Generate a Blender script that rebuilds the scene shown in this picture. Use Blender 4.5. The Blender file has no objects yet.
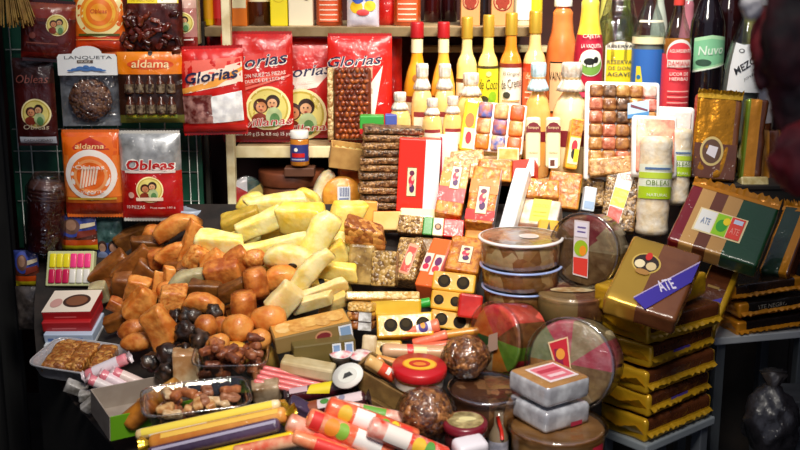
import bpy, bmesh, math, random
from mathutils import Vector, Matrix, Euler, noise
R = math.radians
S = bpy.context.scene; C = S.collection
random.seed(7)
DBG = 0
H = 1.55; F = 1099.0
cP, sP = math.cos(R(13)), math.sin(R(13))

def ray(px, py):
    dx = (px-400)/F; dy = -(py-225)/F
    return Vector((dx, cP+dy*sP, -sP+dy*cP))
def at(px, py, Y):                       # point of the stall seen at that place of the photo, Y metres away
    d = ray(px, py); return Vector((0, 0, H))+d*(Y/d.y)
def mpp(px, py, Y):                      # metres per photo pixel there
    return Y/ray(px, py).y/F
YT = [(170, 3.16), (200, 3.08), (235, 2.92), (285, 2.76), (330, 2.60), (450, 2.22), (560, 1.95)]
def yd(py, px=400):                      # depth of the sloping counter at a photo place
    a = 2.25+(450-py)/250*1.1 if py < 450 else 2.25-(py-450)/250*.55
    for (p0, y0), (p1, y1) in zip(YT, YT[1:]):
        if py <= p1 or p1 == 560: b = y0+(y1-y0)*(py-p0)/(p1-p0); break
    k = min(1, max(0, (px-110)/100)); return a+(b-a)*k
def rot(rx=0, ry=0, rz=0):
    return Euler((R(rx), R(ry), R(rz)), 'XYZ').to_matrix().to_4x4()
def ctr(cx, cy, Y, h, rx=0, ry=0, rz=0):
    return Matrix.Translation(at(cx, cy, Y)) @ rot(rx, ry, rz) @ Matrix.Translation((0, 0, -h/2))

# ---------------------------------------------------------------- materials
def lin(c):
    if isinstance(c, str): c = tuple(int(c[i:i+2], 16)/255 for i in (0, 2, 4))
    return tuple((x/12.92 if x <= .04045 else ((x+.055)/1.055)**2.4) for x in c)+(1,)
MC = {}
def mat(col, rough=.45, metal=0, coat=0, var=None, scale=30, bump=0, bscale=60, kind='noise', sss=0, cw=0, spec=.5, var2=None, dist=0):
    key = (col, rough, metal, coat, var, scale, bump, bscale, kind, sss, cw, spec, var2, dist)
    if key in MC: return MC[key]
    m = bpy.data.materials.new('surface'); m.use_nodes = True
    nt = m.node_tree; N = nt.nodes; L = nt.links
    b = N['Principled BSDF']
    b.inputs['Base Color'].default_value = lin(col)
    b.inputs['Roughness'].default_value = rough
    b.inputs['Metallic'].default_value = metal
    b.inputs['Coat Weight'].default_value = coat*.6
    b.inputs['Coat Roughness'].default_value = .12
    b.inputs['Specular IOR Level'].default_value = spec
    if sss:
        b.inputs['Subsurface Weight'].default_value = sss
        b.inputs['Subsurface Radius'].default_value = (.02, .01, .004)
        b.inputs['Subsurface Scale'].default_value = .6
    tc = N.new('ShaderNodeTexCoord')
    t = None
    if var or (bump and kind != 'noise'):
        if kind == 'noise':
            t = N.new('ShaderNodeTexNoise'); t.inputs['Scale'].default_value = scale; t.inputs['Detail'].default_value = 4
            fac = t.outputs['Fac']
        elif kind == 'nut':
            t = N.new('ShaderNodeTexVoronoi'); t.inputs['Scale'].default_value = scale
            sp = N.new('ShaderNodeSeparateColor'); L.new(t.outputs['Color'], sp.inputs[0]); fac = sp.outputs[0]
        else:
            t = N.new('ShaderNodeTexWave'); t.inputs['Scale'].default_value = scale; t.inputs['Distortion'].default_value = dist
            t.bands_direction = kind[-1].upper()
            fac = t.outputs['Fac']
        L.new(tc.outputs['Object'], t.inputs['Vector'])
        if var:
            r = N.new('ShaderNodeValToRGB'); L.new(fac, r.inputs[0])
            e = r.color_ramp.elements
            lo, hi = (.38, .62) if kind == 'noise' else (.15, .85)
            e[0].position = lo; e[0].color = lin(col); e[1].position = hi; e[1].color = lin(var)
            if var2:
                x = e.new((lo+hi)/2); x.color = lin(var2)
            L.new(r.outputs[0], b.inputs['Base Color'])
    if bump:
        bn = N.new('ShaderNodeBump'); bn.inputs['Strength'].default_value = bump; bn.inputs['Distance'].default_value = .004
        if kind == 'nut' and t:
            iv = N.new('ShaderNodeMath'); iv.operation = 'SUBTRACT'; iv.inputs[0].default_value = 1
            L.new(t.outputs['Distance'], iv.inputs[1]); L.new(iv.outputs[0], bn.inputs['Height'])
        else:
            n2 = N.new('ShaderNodeTexNoise'); n2.inputs['Scale'].default_value = bscale; n2.inputs['Detail'].default_value = 3
            L.new(tc.outputs['Object'], n2.inputs['Vector']); L.new(n2.outputs['Fac'], bn.inputs['Height'])
        L.new(bn.outputs[0], b.inputs['Normal'])
    if cw:                                # creased clear wrap over the surface
        n3 = N.new('ShaderNodeTexNoise'); n3.inputs['Scale'].default_value = 28; n3.inputs['Detail'].default_value = 2; n3.inputs['Distortion'].default_value = 1.2
        b3 = N.new('ShaderNodeBump'); b3.inputs['Strength'].default_value = cw; b3.inputs['Distance'].default_value = .012
        L.new(tc.outputs['Object'], n3.inputs['Vector']); L.new(n3.outputs['Fac'], b3.inputs['Height']); L.new(b3.outputs[0], b.inputs['Coat Normal'])
    MC[key] = m; return m

def film(tint='ffffff', gloss=.25, wrinkle=.5, rough=.06, scale=30):   # thin clear plastic
    key = ('film', tint, gloss, wrinkle, rough, scale)
    if key in MC: return MC[key]
    m = bpy.data.materials.new('clear_plastic'); m.use_nodes = True
    nt = m.node_tree; N = nt.nodes; L = nt.links; N.clear()
    o = N.new('ShaderNodeOutputMaterial'); mx = N.new('ShaderNodeMixShader'); tr = N.new('ShaderNodeBsdfTransparent'); gl = N.new('ShaderNodeBsdfGlossy')
    tr.inputs[0].default_value = lin(tint); gl.inputs['Roughness'].default_value = rough
    lw = N.new('ShaderNodeLayerWeight'); lw.inputs[0].default_value = .35
    mm = N.new('ShaderNodeMath'); mm.operation = 'MULTIPLY_ADD'; mm.inputs[1].default_value = .45; mm.inputs[2].default_value = gloss*.22
    mm.use_clamp = True
    L.new(lw.outputs['Fresnel'], mm.inputs[0]); L.new(mm.outputs[0], mx.inputs[0])
    L.new(tr.outputs[0], mx.inputs[1]); L.new(gl.outputs[0], mx.inputs[2]); L.new(mx.outputs[0], o.inputs[0])
    if wrinkle:
        tc = N.new('ShaderNodeTexCoord'); n = N.new('ShaderNodeTexNoise'); n.inputs['Scale'].default_value = scale; n.inputs['Distortion'].default_value = 1
        bp = N.new('ShaderNodeBump'); bp.inputs['Strength'].default_value = wrinkle; bp.inputs['Distance'].default_value = .01
        L.new(tc.outputs['Object'], n.inputs['Vector']); L.new(n.outputs['Fac'], bp.inputs['Height'])
        L.new(bp.outputs[0], gl.inputs['Normal']); L.new(bp.outputs[0], lw.inputs['Normal'])
    MC[key] = m; return m

# ---------------------------------------------------------------- mesh collecting
class MB:
    def __init__(s): s.v = []; s.f = []; s.mi = []; s.mats = []; s.sm = []
    def mid(s, m):
        if m not in s.mats: s.mats.append(m)
        return s.mats.index(m)
    def add(s, vs, fs, m, smooth=True, M=None):
        b = len(s.v)
        s.v += [tuple(M @ Vector(x)) for x in vs] if M is not None else [tuple(x) for x in vs]
        for i, f in enumerate(fs):
            s.f.append(tuple(b+j for j in f)); mm = m[i] if isinstance(m, list) else m
            s.mi.append(s.mid(mm)); s.sm.append(smooth)
        return s
    def bm(s, bm, m, smooth=False, M=None):          # m: material or function(normal, centre) -> material
        bm.normal_update(); bm.verts.ensure_lookup_table(); bm.verts.index_update()
        vs = [v.co.copy() for v in bm.verts]; fs = [[v.index for v in f.verts] for f in bm.faces]
        ms = [m(f.normal, f.calc_center_median()) for f in bm.faces] if callable(m) else m
        bm.free(); return s.add(vs, fs, ms, smooth, M)
    def mesh(s, name='m'):
        me = bpy.data.meshes.new(name); me.from_pydata(s.v, [], s.f)
        for m in s.mats: me.materials.append(m)
        me.polygons.foreach_set('material_index', s.mi); me.polygons.foreach_set('use_smooth', s.sm); me.update(); return me

def rboxbm(w, d, h, r=.003, seg=2):
    bm = bmesh.new(); bmesh.ops.create_cube(bm, size=1)
    for v in bm.verts: v.co = Vector((v.co.x*w, v.co.y*d, (v.co.z+.5)*h))
    r = min(r, w*.45, d*.45, h*.45)
    if r > 0: bmesh.ops.bevel(bm, geom=bm.edges[:], offset=r, segments=seg, affect='EDGES', profile=.5)
    return bm
def rbox(w, d, h, m, r=.003, seg=2, M=None, mb=None, smooth=False):
    mb = mb or MB(); return mb.bm(rboxbm(w, d, h, r, seg), m, smooth, M)
def lathe(prof, m, seg=28, M=None, mb=None, ruffle=0, nr=9, cap=True):      # prof [(r,z)]; m: material or fn(z)
    mb = mb or MB(); vs = []; fs = []; ms = []
    for r, z in prof:
        for i in range(seg):
            a = 2*math.pi*i/seg; q = r*(1+ruffle*math.sin(nr*a)); vs.append((q*math.sin(a), -q*math.cos(a), z))
    n = len(prof)
    for k in range(n-1):
        for i in range(seg):
            j = (i+1) % seg
            fs.append((k*seg+i, k*seg+j, (k+1)*seg+j, (k+1)*seg+i)); ms.append(m((prof[k][1]+prof[k+1][1])/2) if callable(m) else m)
    if cap:
        fs.append(tuple(range(seg))[::-1]); ms.append(m(prof[0][1]) if callable(m) else m)
        fs.append(tuple((n-1)*seg+i for i in range(seg))); ms.append(m(prof[-1][1]) if callable(m) else m)
    return mb.add(vs, fs, ms, True, M)
def tubepath(pts, r, m, seg=8, mb=None):
    mb = mb or MB(); vs = []; fs = []
    pts = [Vector(p) for p in pts]
    for i, p in enumerate(pts):
        t = (pts[min(i+1, len(pts)-1)]-pts[max(i-1, 0)]).normalized()
        a = t.orthogonal().normalized() if i == 0 else (a-t*a.dot(t)).normalized()
        b = t.cross(a); rr = r[i] if isinstance(r, list) else r
        for k in range(seg):
            q = 2*math.pi*k/seg; vs.append(p+(a*math.cos(q)+b*math.sin(q))*rr)
    for i in range(len(pts)-1):
        for k in range(seg):
            j = (k+1) % seg; fs.append((i*seg+k, i*seg+j, (i+1)*seg+j, (i+1)*seg+k))
    fs.append(tuple(range(seg))); fs.append(tuple((len(pts)-1)*seg+k for k in range(seg))[::-1])
    return mb.add(vs, fs, m, True)

# ---------------------------------------------------------------- faces one can print on
TXT = {}
def textgeo(s, shear=0, bold=0):
    k = (s, shear, bold)
    if k not in TXT:
        cu = bpy.data.curves.new('t', 'FONT'); cu.body = s; cu.shear = shear; cu.offset = bold; cu.resolution_u = 2
        o = bpy.data.objects.new('t', cu); C.objects.link(o); bpy.context.view_layer.update()
        me = bpy.data.meshes.new_from_object(o.evaluated_get(bpy.context.evaluated_depsgraph_get()))
        vs = [tuple(v.co) for v in me.vertices]; fs = [tuple(p.vertices) for p in me.polygons]
        bpy.data.objects.remove(o); bpy.data.curves.remove(cu); bpy.data.meshes.remove(me)
        x0 = min(v[0] for v in vs); x1 = max(v[0] for v in vs); y0 = min(v[1] for v in vs); y1 = max(v[1] for v in vs)
        TXT[k] = ([((v[0]-x0)/(x1-x0)-.5, (v[1]-y0)/(y1-y0)-.5) for v in vs], fs)
    return TXT[k]
class Face:                               # fn(s, t, off) -> point; s in [-w/2, w/2], t in [0, h]
    def __init__(s, fn, w, h, flat=True): s.fn = fn; s.w = w; s.h = h; s.flat = flat
class Dec:
    def __init__(s, face): s.f = face; s.mb = MB(); s.o = .0008
    def put(s, p2, fs, m):
        f = s.f; s.mb.add([f.fn((u-.5)*f.w, v*f.h, s.o) for u, v in p2], fs, m, True); s.o += .0004
    def r(s, u0, v0, u1, v1, m):
        n = 1 if s.f.flat else 8
        p = [(u0+(u1-u0)*i/n, v0+(v1-v0)*j/n) for j in range(n+1) for i in range(n+1)]
        s.put(p, [(j*(n+1)+i, j*(n+1)+i+1, (j+1)*(n+1)+i+1, (j+1)*(n+1)+i) for j in range(n) for i in range(n)], m)
    def d(s, u, v, ru, rv, m, a0=0, a1=360, n=28):
        if rv is None: rv = ru*s.f.w/s.f.h
        rings = 1 if s.f.flat else 4
        p = [(u, v)]; full = a1-a0 >= 360; k = n if full else n+1
        for q in range(1, rings+1):
            for i in range(k):
                a = R(a0+(a1-a0)*i/n); p.append((u+ru*q/rings*math.cos(a), v+rv*q/rings*math.sin(a)))
        fs = []
        for i in range(n):
            j = (i+1) % k; fs.append((0, 1+i, 1+j))
            for q in range(rings-1): fs.append((1+q*k+i, 1+(q+1)*k+i, 1+(q+1)*k+j, 1+q*k+j))
        s.put(p, fs, m)
    def g(s, pts, m):
        bm = bmesh.new(); f = bm.faces.new([bm.verts.new((u, v, 0)) for u, v in pts])
        if f.normal.z < 0: f.normal_flip()
        if not s.f.flat:
            bmesh.ops.triangulate(bm, faces=bm.faces[:])
            for _ in range(3): bmesh.ops.subdivide_edges(bm, edges=[e for e in bm.edges if (e.verts[0].co-e.verts[1].co).length > .08], cuts=1, use_grid_fill=True)
            bmesh.ops.triangulate(bm, faces=bm.faces[:])
        bm.verts.index_update(); p = [(v.co.x, v.co.y) for v in bm.verts]; fs = [tuple(v.index for v in q.verts) for q in bm.faces]; bm.free()
        s.put(p, fs, m)
    def t(s, st, u, v, w, h, m, a=0, shear=0, bold=.0):
        vs, fs = textgeo(st, shear, bold); ca, sa = math.cos(R(a)), math.sin(R(a)); k = s.f.h/s.f.w
        e = 0 if s.f.flat else .0014
        s.o += e; s.put([(u+(x*w*ca-y*h*k*sa), v+(x*w/k*sa+y*h*ca)) for x, y in vs], fs, m); s.o -= e
    def p(s, u, v, r):                    # round portrait of two women, as on the wafer bags
        q = r*s.f.w/s.f.h
        s.d(u, v, r, None, K('fff0b0')); s.d(u, v, r*.9, None, K('c8b040')); s.d(u, v, r*.82, None, K('e8d878'))
        s.d(u-r*.32, v+q*.12, r*.34, None, K('4a2010')); s.d(u-r*.3, v+q*.06, r*.24, None, K('d89060'))
        s.d(u-r*.38, v-q*.5, r*.36, q*.3, K('8a3018'))
        s.d(u+r*.22, v+q*.3, r*.32, None, K('301808')); s.d(u+r*.2, v+q*.22, r*.22, None, K('e0a878'))
        s.d(u+r*.26, v-q*.35, r*.36, q*.42, K('b8c890')); s.d(u+r*.3, v-q*.5, r*.22, q*.3, K('5a8a50'))
        for du, dv in ((-.38, .1), (-.22, .1), (.12, .27), (.28, .27)): s.d(u+r*du, v+q*dv, r*.03, None, K('201008'))
        for du, dv in ((-.3, -.05), (.2, .11)): s.d(u+r*du, v+q*dv, r*.07, q*.025, K('b03030'))
    def run(s, ops):
        for o in ops: getattr(s, o[0])(*o[1:])
        return s.mb
_K = {}
def K(c, coat=.5):                        # printed colour
    return mat(c, .5, coat=coat*.6, cw=.25)

def vm(ops, a, k=1):                      # shift and squeeze a printed label up the bottle: v -> a + k*v
    out = []
    for o in ops:
        if o[0] == 'g': out.append(('g', [(u, a+k*v) for u, v in o[1]])+tuple(o[2:]))
        elif o[0] == 'r': out.append(('r', o[1], a+k*o[2], o[3], a+k*o[4])+tuple(o[5:]))
        elif o[0] == 'd': out.append(('d', o[1], a+k*o[2], o[3], o[4]*k if o[4] else None)+tuple(o[5:]))
        elif o[0] == 't': out.append(('t', o[1], o[2], a+k*o[3], o[4], o[5]*k)+tuple(o[6:]))
    return out
# ---------------------------------------------------------------- things
ALL = []
class T:
    def __init__(s, name, label, cat, group=None): s.n = name; s.l = label; s.c = cat; s.g = group; s.parts = []; s.faces = {}; s.kind = None
    def add(s, pn, mb, par=None, label=None, M=None):
        s.parts.append((pn, mb.mesh(pn) if isinstance(mb, MB) else mb, par, label, M)); return len(s.parts)-1
    def dec(s, face, ops, pn='printed_label', par=None):
        f = s.faces[face]; d = Dec(f); got = []           # prints that stand apart become parts of their own
        for o in ops:
            d.mb = MB(); getattr(d, o[0])(*o[1:]); v = d.mb.v
            got.append([[d.mb], {o[0]}, [min(p[i] for p in v) for i in range(3)], [max(p[i] for p in v) for i in range(3)]])
        go = True
        while go:
            go = False
            for i in range(len(got)):
                for j in range(len(got)-1, i, -1):
                    A, B = got[i], got[j]
                    if all(max(A[2][k], B[2][k])-min(A[3][k], B[3][k]) < .012 for k in range(3)):
                        A[0] += B[0]; A[1] |= B[1]; A[2] = [min(x) for x in zip(A[2], B[2])]; A[3] = [max(x) for x in zip(A[3], B[3])]; got.pop(j); go = True
        for ms, ks, _, _ in got:
            mb = MB()
            for m in ms:
                b = len(mb.v); mb.v += m.v; mb.f += [tuple(b+i for i in q) for q in m.f]; mb.mi += [mb.mid(m.mats[i]) for i in m.mi]; mb.sm += m.sm
            s.add('lettering' if ks == {'t'} else 'portrait_emblem' if 'p' in ks and len(got) > 1 else pn, mb, par)
    def tag(s, o):
        o['label'] = s.l; o['category'] = s.c
        if s.g: o['group'] = s.g
        if s.kind: o['kind'] = s.kind
    def done(s, M):
        if len(s.parts) == 1:
            o = bpy.data.objects.new(s.n, s.parts[0][1]); C.objects.link(o); o.matrix_world = M; s.tag(o); ALL.append(o); s.root = o; return s
        e = bpy.data.objects.new(s.n, None); e.empty_display_size = .02; C.objects.link(e); e.matrix_world = M; s.tag(e); obs = []
        for pn, me, par, lb, PM in s.parts:
            o = bpy.data.objects.new(pn, me); C.objects.link(o); o.parent = obs[par] if par is not None else e
            if PM is not None: o.matrix_local = PM
            if lb: o['label'] = lb
            obs.append(o)
        s.root = e; ALL.append(e); return s
def boxfaces(t, w, d, h):
    t.faces.update(front=Face(lambda s, q, o: (s, -d/2-o, q), w, h), top=Face(lambda s, q, o: (s, -d/2+q, h+o), w, d),
        left=Face(lambda s, q, o: (-w/2-o, -s, q), d, h), right=Face(lambda s, q, o: (w/2+o, s, q), d, h))
def zones(zs, dflt=None):                 # [(upper bound, mat)...]
    def fn(z):
        for b, m in zs:
            if z < b: return m
        return zs[-1][1]
    return fn

def frame3(bl, br, tl, thick):            # matrix + dims of a box whose front face has these three photo corners (x, y, Y)
    P = at(*bl[:3])
    r2 = ray(br[0], br[1]); Q = at(br[0], br[1], br[2]) if br[2] else None
    V = at(*tl[:3])-P
    if Q is None:
        o = Vector((0, 0, H)); q = r2.dot(V); s = (P-o).dot(V)/q if abs(q) > 1e-6 else P.y/r2.y
        Q = o+r2*s
        if abs(Q.y-P.y) > .3: Q = at(br[0], br[1], P.y+.3*(1 if Q.y > P.y else -1))
    if DBG and not br[2]: print('SOLVED', br, round(Q.y-P.y, 3))
    U = Q-P; w = U.length; U.normalize(); h = (V-U*V.dot(U)).length; V = (V-U*V.dot(U)).normalized()
    e_ = P+V*h-at(*tl[:3])
    if DBG and e_.length/mpp(*tl[:3]) > 5: print('FR', bl, br, tl, round(e_.length/mpp(*tl[:3]), 1), [round(x/mpp(*tl[:3]), 1) for x in e_])
    N_ = U.cross(V)                        # toward the camera
    base = P+U*w/2-N_*thick/2
    M = Matrix((U, -N_, V)).transposed().to_4x4(); M.translation = base
    return M, w, h

def box(name, label, cat, M, w, d, h, m, r=.003, dec=None, group=None, fm=None, extra=None, body='body', smooth=False, seg=2):
    t = T(name, label, cat, group); boxfaces(t, w, d, h)
    t.add(body, rbox(w, d, h, fm or m, r, seg, smooth=smooth))
    for fc, ops in (dec or {}).items(): t.dec(fc, ops)
    if extra: extra(t, w, d, h)
    return t.done(M)
def boxq(name, label, cat, bl, br, tl, thick, m, **k):
    M, w, h = frame3(bl, br, tl, thick); return box(name, label, cat, M, w, thick, h, m, **k)
def boxc(name, label, cat, cx, cy, Y, wp, dp, hp, m, rx=0, ry=0, rz=0, **k):
    q = mpp(cx, cy, Y); return box(name, label, cat, ctr(cx, cy, Y, hp*q, rx, ry, rz), wp*q, dp*q, hp*q, m, **k)

def bagsurf(w, h, D, wr, seed):
    o = Vector((seed*3.7, seed*1.3, seed))
    def fn(s, t, off, back=1):
        a = max(0, 1-abs(2*s/w)**2.6); b = max(0, 1-abs(2*t/h-1)**3.2); e = (a*b)**.55
        y = D/2*e+wr*(noise.noise(Vector((s*22, t*14, 0))+o)+.6*noise.noise(Vector((s*50, t*45, 3))+o))*(.35+.65*min(1, 3*e))
        y = max(y, .0005)
        return (s, (-y-off)*back, t)
    return fn
def bag(name, label, cat, x0, y0, x1, y1, Y, D, zs, dec=(), rx=0, ry=0, rz=0, wr=.0045, seal=None, group=None, seed=1, extra=None, mfn=None, hang=None):
    cx, cy = (x0+x1)/2, (y0+y1)/2; q = mpp(cx, cy, Y); w = (x1-x0)*q; h = (y1-y0)*q/cP
    t = T(name, label, cat, group); fn = bagsurf(w, h, D, wr, seed); t.faces['front'] = Face(fn, w, h, False)
    nx, nz = 22, 26; mb = MB(); zf = zones(zs)
    for bk in (1, -1):
        vs = [fn(w*(i/nx-.5), h*j/nz, 0, bk) for j in range(nz+1) for i in range(nx+1)]; fs = []; ms = []
        for j in range(nz):
            for i in range(nx):
                f = (j*(nx+1)+i, j*(nx+1)+i+1, (j+1)*(nx+1)+i+1, (j+1)*(nx+1)+i)
                fs.append(f if bk == 1 else f[::-1]); ms.append(mfn((i+.5)/nx, (j+.5)/nz) if mfn else zf((j+.5)/nz))
        mb.add(vs, fs, ms)
    t.add('pouch', mb)
    if seal:
        for z in (0, h):
            mb = MB(); n = 40; vs = []; fs = []
            z0, z1 = (z-.008, z+.004) if z == 0 else (z-.004, z+.008)
            for zz in (z0, z1):
                for i in range(n+1): vs.append((w*.985*(i/n-.5), .0012*(-1)**i-.001, zz+.001*(-1)**i*(1 if zz in (z-.008, z+.008) else 0)))
            for i in range(n): fs.append((i, i+1, n+2+i, n+1+i))
            t.add('seal', mb.add(vs, fs, seal))
    if dec: t.dec('front', dec)
    if extra: extra(t, w, h, D)
    return t.done(ctr(cx, cy, Y, h, rx, ry, rz))

STY = {
 'romp': [(.9, 0), (1, .015), (1, .60), (.97, .64), (.84, .68), (.62, .715), (.52, .76), (.49, .84), (.49, 1)],
 'squat': [(.85, 0), (1, .03), (1, .52), (.95, .60), (.78, .68), (.48, .745), (.36, .78), (.34, 1)],
 'flask': [(.85, 0), (1, .02), (1, .40), (.95, .50), (.76, .60), (.52, .68), (.42, .74), (.40, 1)],
 'wine': [(.9, 0), (1, .015), (1, .62), (.95, .67), (.7, .74), (.45, .80), (.36, .86), (.34, 1)],
 'plastic': [(.9, 0), (1, .02), (1, .52), (.98, .60), (.88, .68), (.70, .76), (.62, .84), (.62, .90), (.45, .93), (.45, 1)],
 'jug': [(.85, 0), (1, .03), (1, .35), (.97, .48), (.84, .60), (.6, .70), (.42, .77), (.36, .82), (.34, 1)],
 'square': [(.95, 0), (1, .01), (1, .72), (.9, .76), (.5, .80), (.4, .84), (.4, 1)],
}
def bottle(name, label, x0, y0, x1, y1, Y, sty, m, cap=None, lab=None, dec=(), neck=None, band=None, liquid=None, cloth=None, ry=0, group=None, extra=None, cat='bottle', zb=None):
    cx = (x0+x1)/2; q = mpp(cx, (y0+y1)/2, Y); r = (x1-x0)/2*q
    b = at(cx, y1, Y)
    if zb is not None: b.z = zb
    h = at(cx, y0, Y).z-b.z; P = STY[sty]; t = T(name, label, cat, group)
    def rad(z):
        for (r0, z0), (r1, z1) in zip(P, P[1:]):
            if z0 <= z <= z1: return r*(r0+(r1-r0)*(z-z0)/(z1-z0))
        return r*P[-1][0]
    pf = []
    for (r0, z0), (r1, z1) in zip(P, P[1:]):
        for k in range(3): pf.append((r*(r0+(r1-r0)*k/3), h*(z0+(z1-z0)*k/3)))
    pf.append((r*P[-1][0], h)); pf = pf[:1]+[p for p in pf[1:]]
    if liquid:
        zl, lm = liquid; t.add('liquid', lathe([(rad(i/14*zl)*.93, h*(.008+i/14*zl*.99)) for i in range(15)], lm, 24))
        t.add('glass', lathe(pf, m, 28), label='clear glass')
    else: t.add('glass', lathe(pf, m, 28))
    if cap:
        z0, cm, k = cap; rc = rad(.99)*k; t.add('cap', lathe([(rc*.98, h*z0), (rc, h*z0+.002), (rc, h*1.005-.003), (rc*.9, h*1.01)], cm, 20))
    if neck:
        z0, z1, nm = neck; t.add('neck_label', lathe([(rad(z0)*1.03+.0008, h*z0), (rad((z0+z1)/2)*1.03+.0008, h*(z0+z1)/2), (rad(z1)*1.03+.0008, h*z1)], nm, 24, cap=False))
    if lab:
        z0, z1, lm = lab; t.add('label', lathe([(rad(z0+(z1-z0)*i/6)*1.006+.0006, h*(z0+(z1-z0)*i/6)) for i in range(7)], lm, 28, cap=False))
    if band:
        z0, z1, bm_ = band; t.add('label_band', lathe([(rad(z0+(z1-z0)*i/3)*1.01+.001, h*(z0+(z1-z0)*i/3)) for i in range(4)], bm_, 28, cap=False))
    def cyl(s, q_, o):
        rr = max(rad(q_/h)*1.012+.0014+o, .002); a = s/r; return (rr*math.sin(a), -rr*math.cos(a), q_)
    t.faces['front'] = Face(cyl, 2*r, h, False)
    if dec: t.dec('front', dec)
    if cloth:
        z0, cm = cloth; rn = rad(1)
        zz = lambda k: h*(z0+(1-z0)*k)
        t.add('paper_cover', lathe([(r*.80, zz(0)), (r*.72, zz(.16)), (r*.52, zz(.40)), (r*.46, zz(.5)), (r*.54, zz(.58)), (r*.55, zz(.97)), (r*.50, zz(1.06)), (r*.1, zz(1.07))], cm, 48, ruffle=.05, nr=11))
        t.add('tie', lathe([(r*.50, zz(.44)), (r*.52, zz(.48)), (r*.50, zz(.53))], mat('c8a878', .6), 24, cap=False))
    if extra: extra(t, r, h, rad)
    return t.done(Matrix.Translation(b) @ rot(0, ry, 0))

def tub(name, label, cx, cy, Y, wp, hp, content, rx=0, ry=0, rz=0, lid=None, dec=None, side=(), group=None, fill=.93, sectors=None, shellm=None, cat='tub', rim=None):
    q = mpp(cx, cy, Y); r = wp/2*q; h = hp*q; t = T(name, label, cat, group)
    mb = MB(); seg = 36; n = len(sectors) if sectors else 0
    lathe([(r*.90, h*.03), (r*.93, h*.08), (r*.945, h*fill*.95), (r*.90, h*fill), (r*.5, h*fill*1.02), (.001, h*fill*1.0)], content, seg, mb=mb, cap=False)
    if sectors:
        ns = len(mb.f)
        for i, f in enumerate(mb.f):
            c = sum((Vector(mb.v[j]) for j in f), Vector())/len(f); a = (math.atan2(c.x, -c.y)/(2*math.pi)) % 1
            mb.mi[i] = mb.mid(sectors[int(a*n) % n])
    vs = []
    for v in mb.v:
        p = Vector(v); k = 1+.05*noise.noise(p*60+Vector((cx, cy, 0))); vs.append((p.x*k, p.y*k, p.z*(1+.04*noise.noise(p*70))))
    mb.v = vs; t.add('contents', mb)
    sh = shellm or film('f4f4f0', .22, .1, .05)
    t.add('shell', lathe([(r*.90, 0), (r*.94, h*.03), (r*.97, h*.9), (r*.97, h*.92)], sh, seg, cap=False))
    lm = lid or film('fbfbff', .35, .15, .08)
    L = MB(); lathe([(r*1.0, h*.86), (r*1.02, h*.88), (r*1.02, h*.97), (r*.98, h), (r*.90, h), (r*.88, h*.985), (r*.5, h*.985), (.001, h*.985)], lm, seg, mb=L, cap=False); li = t.add('lid', L)
    if rim: t.add('lid_rim', lathe([(r*1.022, h*.92), (r*1.03, h*.94), (r*1.03, h*.98), (r*1.01, h*1.005), (r*.97, h*1.005)], rim, seg, cap=False), li)
    t.faces['top'] = Face(lambda s, u, o: (s, -r+u, h*.988+o), 2*r, 2*r)
    t.faces['front'] = Face(lambda s, u, o: ((r*.985+o)*math.sin(s/r), -(r*.985+o)*math.cos(s/r), u), 2*r, h, False)
    if dec: t.dec('top', dec)
    if side: t.dec('front', side)
    return t.done(ctr(cx, cy, Y, h, rx, ry, rz))

def roll(name, label, cx, cy, Y, Lp, dp, ang, m, rz=0, rx=0, ends='round', zs=None, dec=None, group=None, flat=1.0, cat='sweet', endm=None, pn='stick'):
    q = mpp(cx, cy, Y); L = Lp*q; r = dp/2*q; t = T(name, label, cat, group); zf = zones(zs) if zs else None
    ps = {'round': [(.001, -.5), (.55, -.498), (.9, -.485), (1, -.46), (1, .46), (.9, .485), (.55, .498), (.001, .5)], 'flat': [(.001, -.5), (.97, -.5), (1, -.495), (1, .495), (.97, .5), (.001, .5)]}[ends]
    prof = []
    for (a, b), (c, d) in zip(ps, ps[1:]):
        k = 10 if d-b > .5 else 1
        for i in range(k): prof.append((a+(c-a)*i/k, b+(d-b)*i/k))
    prof.append(ps[-1])
    M = Matrix(((0, 0, 1, 0), (0, flat, 0, 0), (-1, 0, 0, r), (0, 0, 0, 1)))
    MM = Matrix(((0, 0, 1, 0), (0, 1, 0, 0), (1, 0, 0, r), (0, 0, 0, 1)))
    mb = lathe([(a*r, b*L) for a, b in prof], (lambda z: zf(z/L+.5)) if zf else m, 20, M=MM, cap=False)
    t.add(pn, mb)
    if endm:
        for sg in (-1, 1):
            mb = lathe([(r*.5, 0), (r*.35, L*.012), (r*.9, L*.05), (r*1.05, L*.075)], endm, 20, ruffle=.15, nr=6, cap=False, M=Matrix(((0, 0, sg, sg*L*.49), (0, 1, 0, 0), (1, 0, 0, r), (0, 0, 0, 1))))
            t.add('twisted_end', mb)
    t.faces['front'] = Face(lambda s, u, o: (s, -(r+o)*math.cos((u-r)/r*1.4+.35), r+(r+o)*math.sin((u-r)/r*1.4+.35)), L, 2*r, False)
    if dec: t.dec('front', dec)
    return t.done(ctr(cx, cy, Y, 2*r, rx, -ang, rz))

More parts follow.
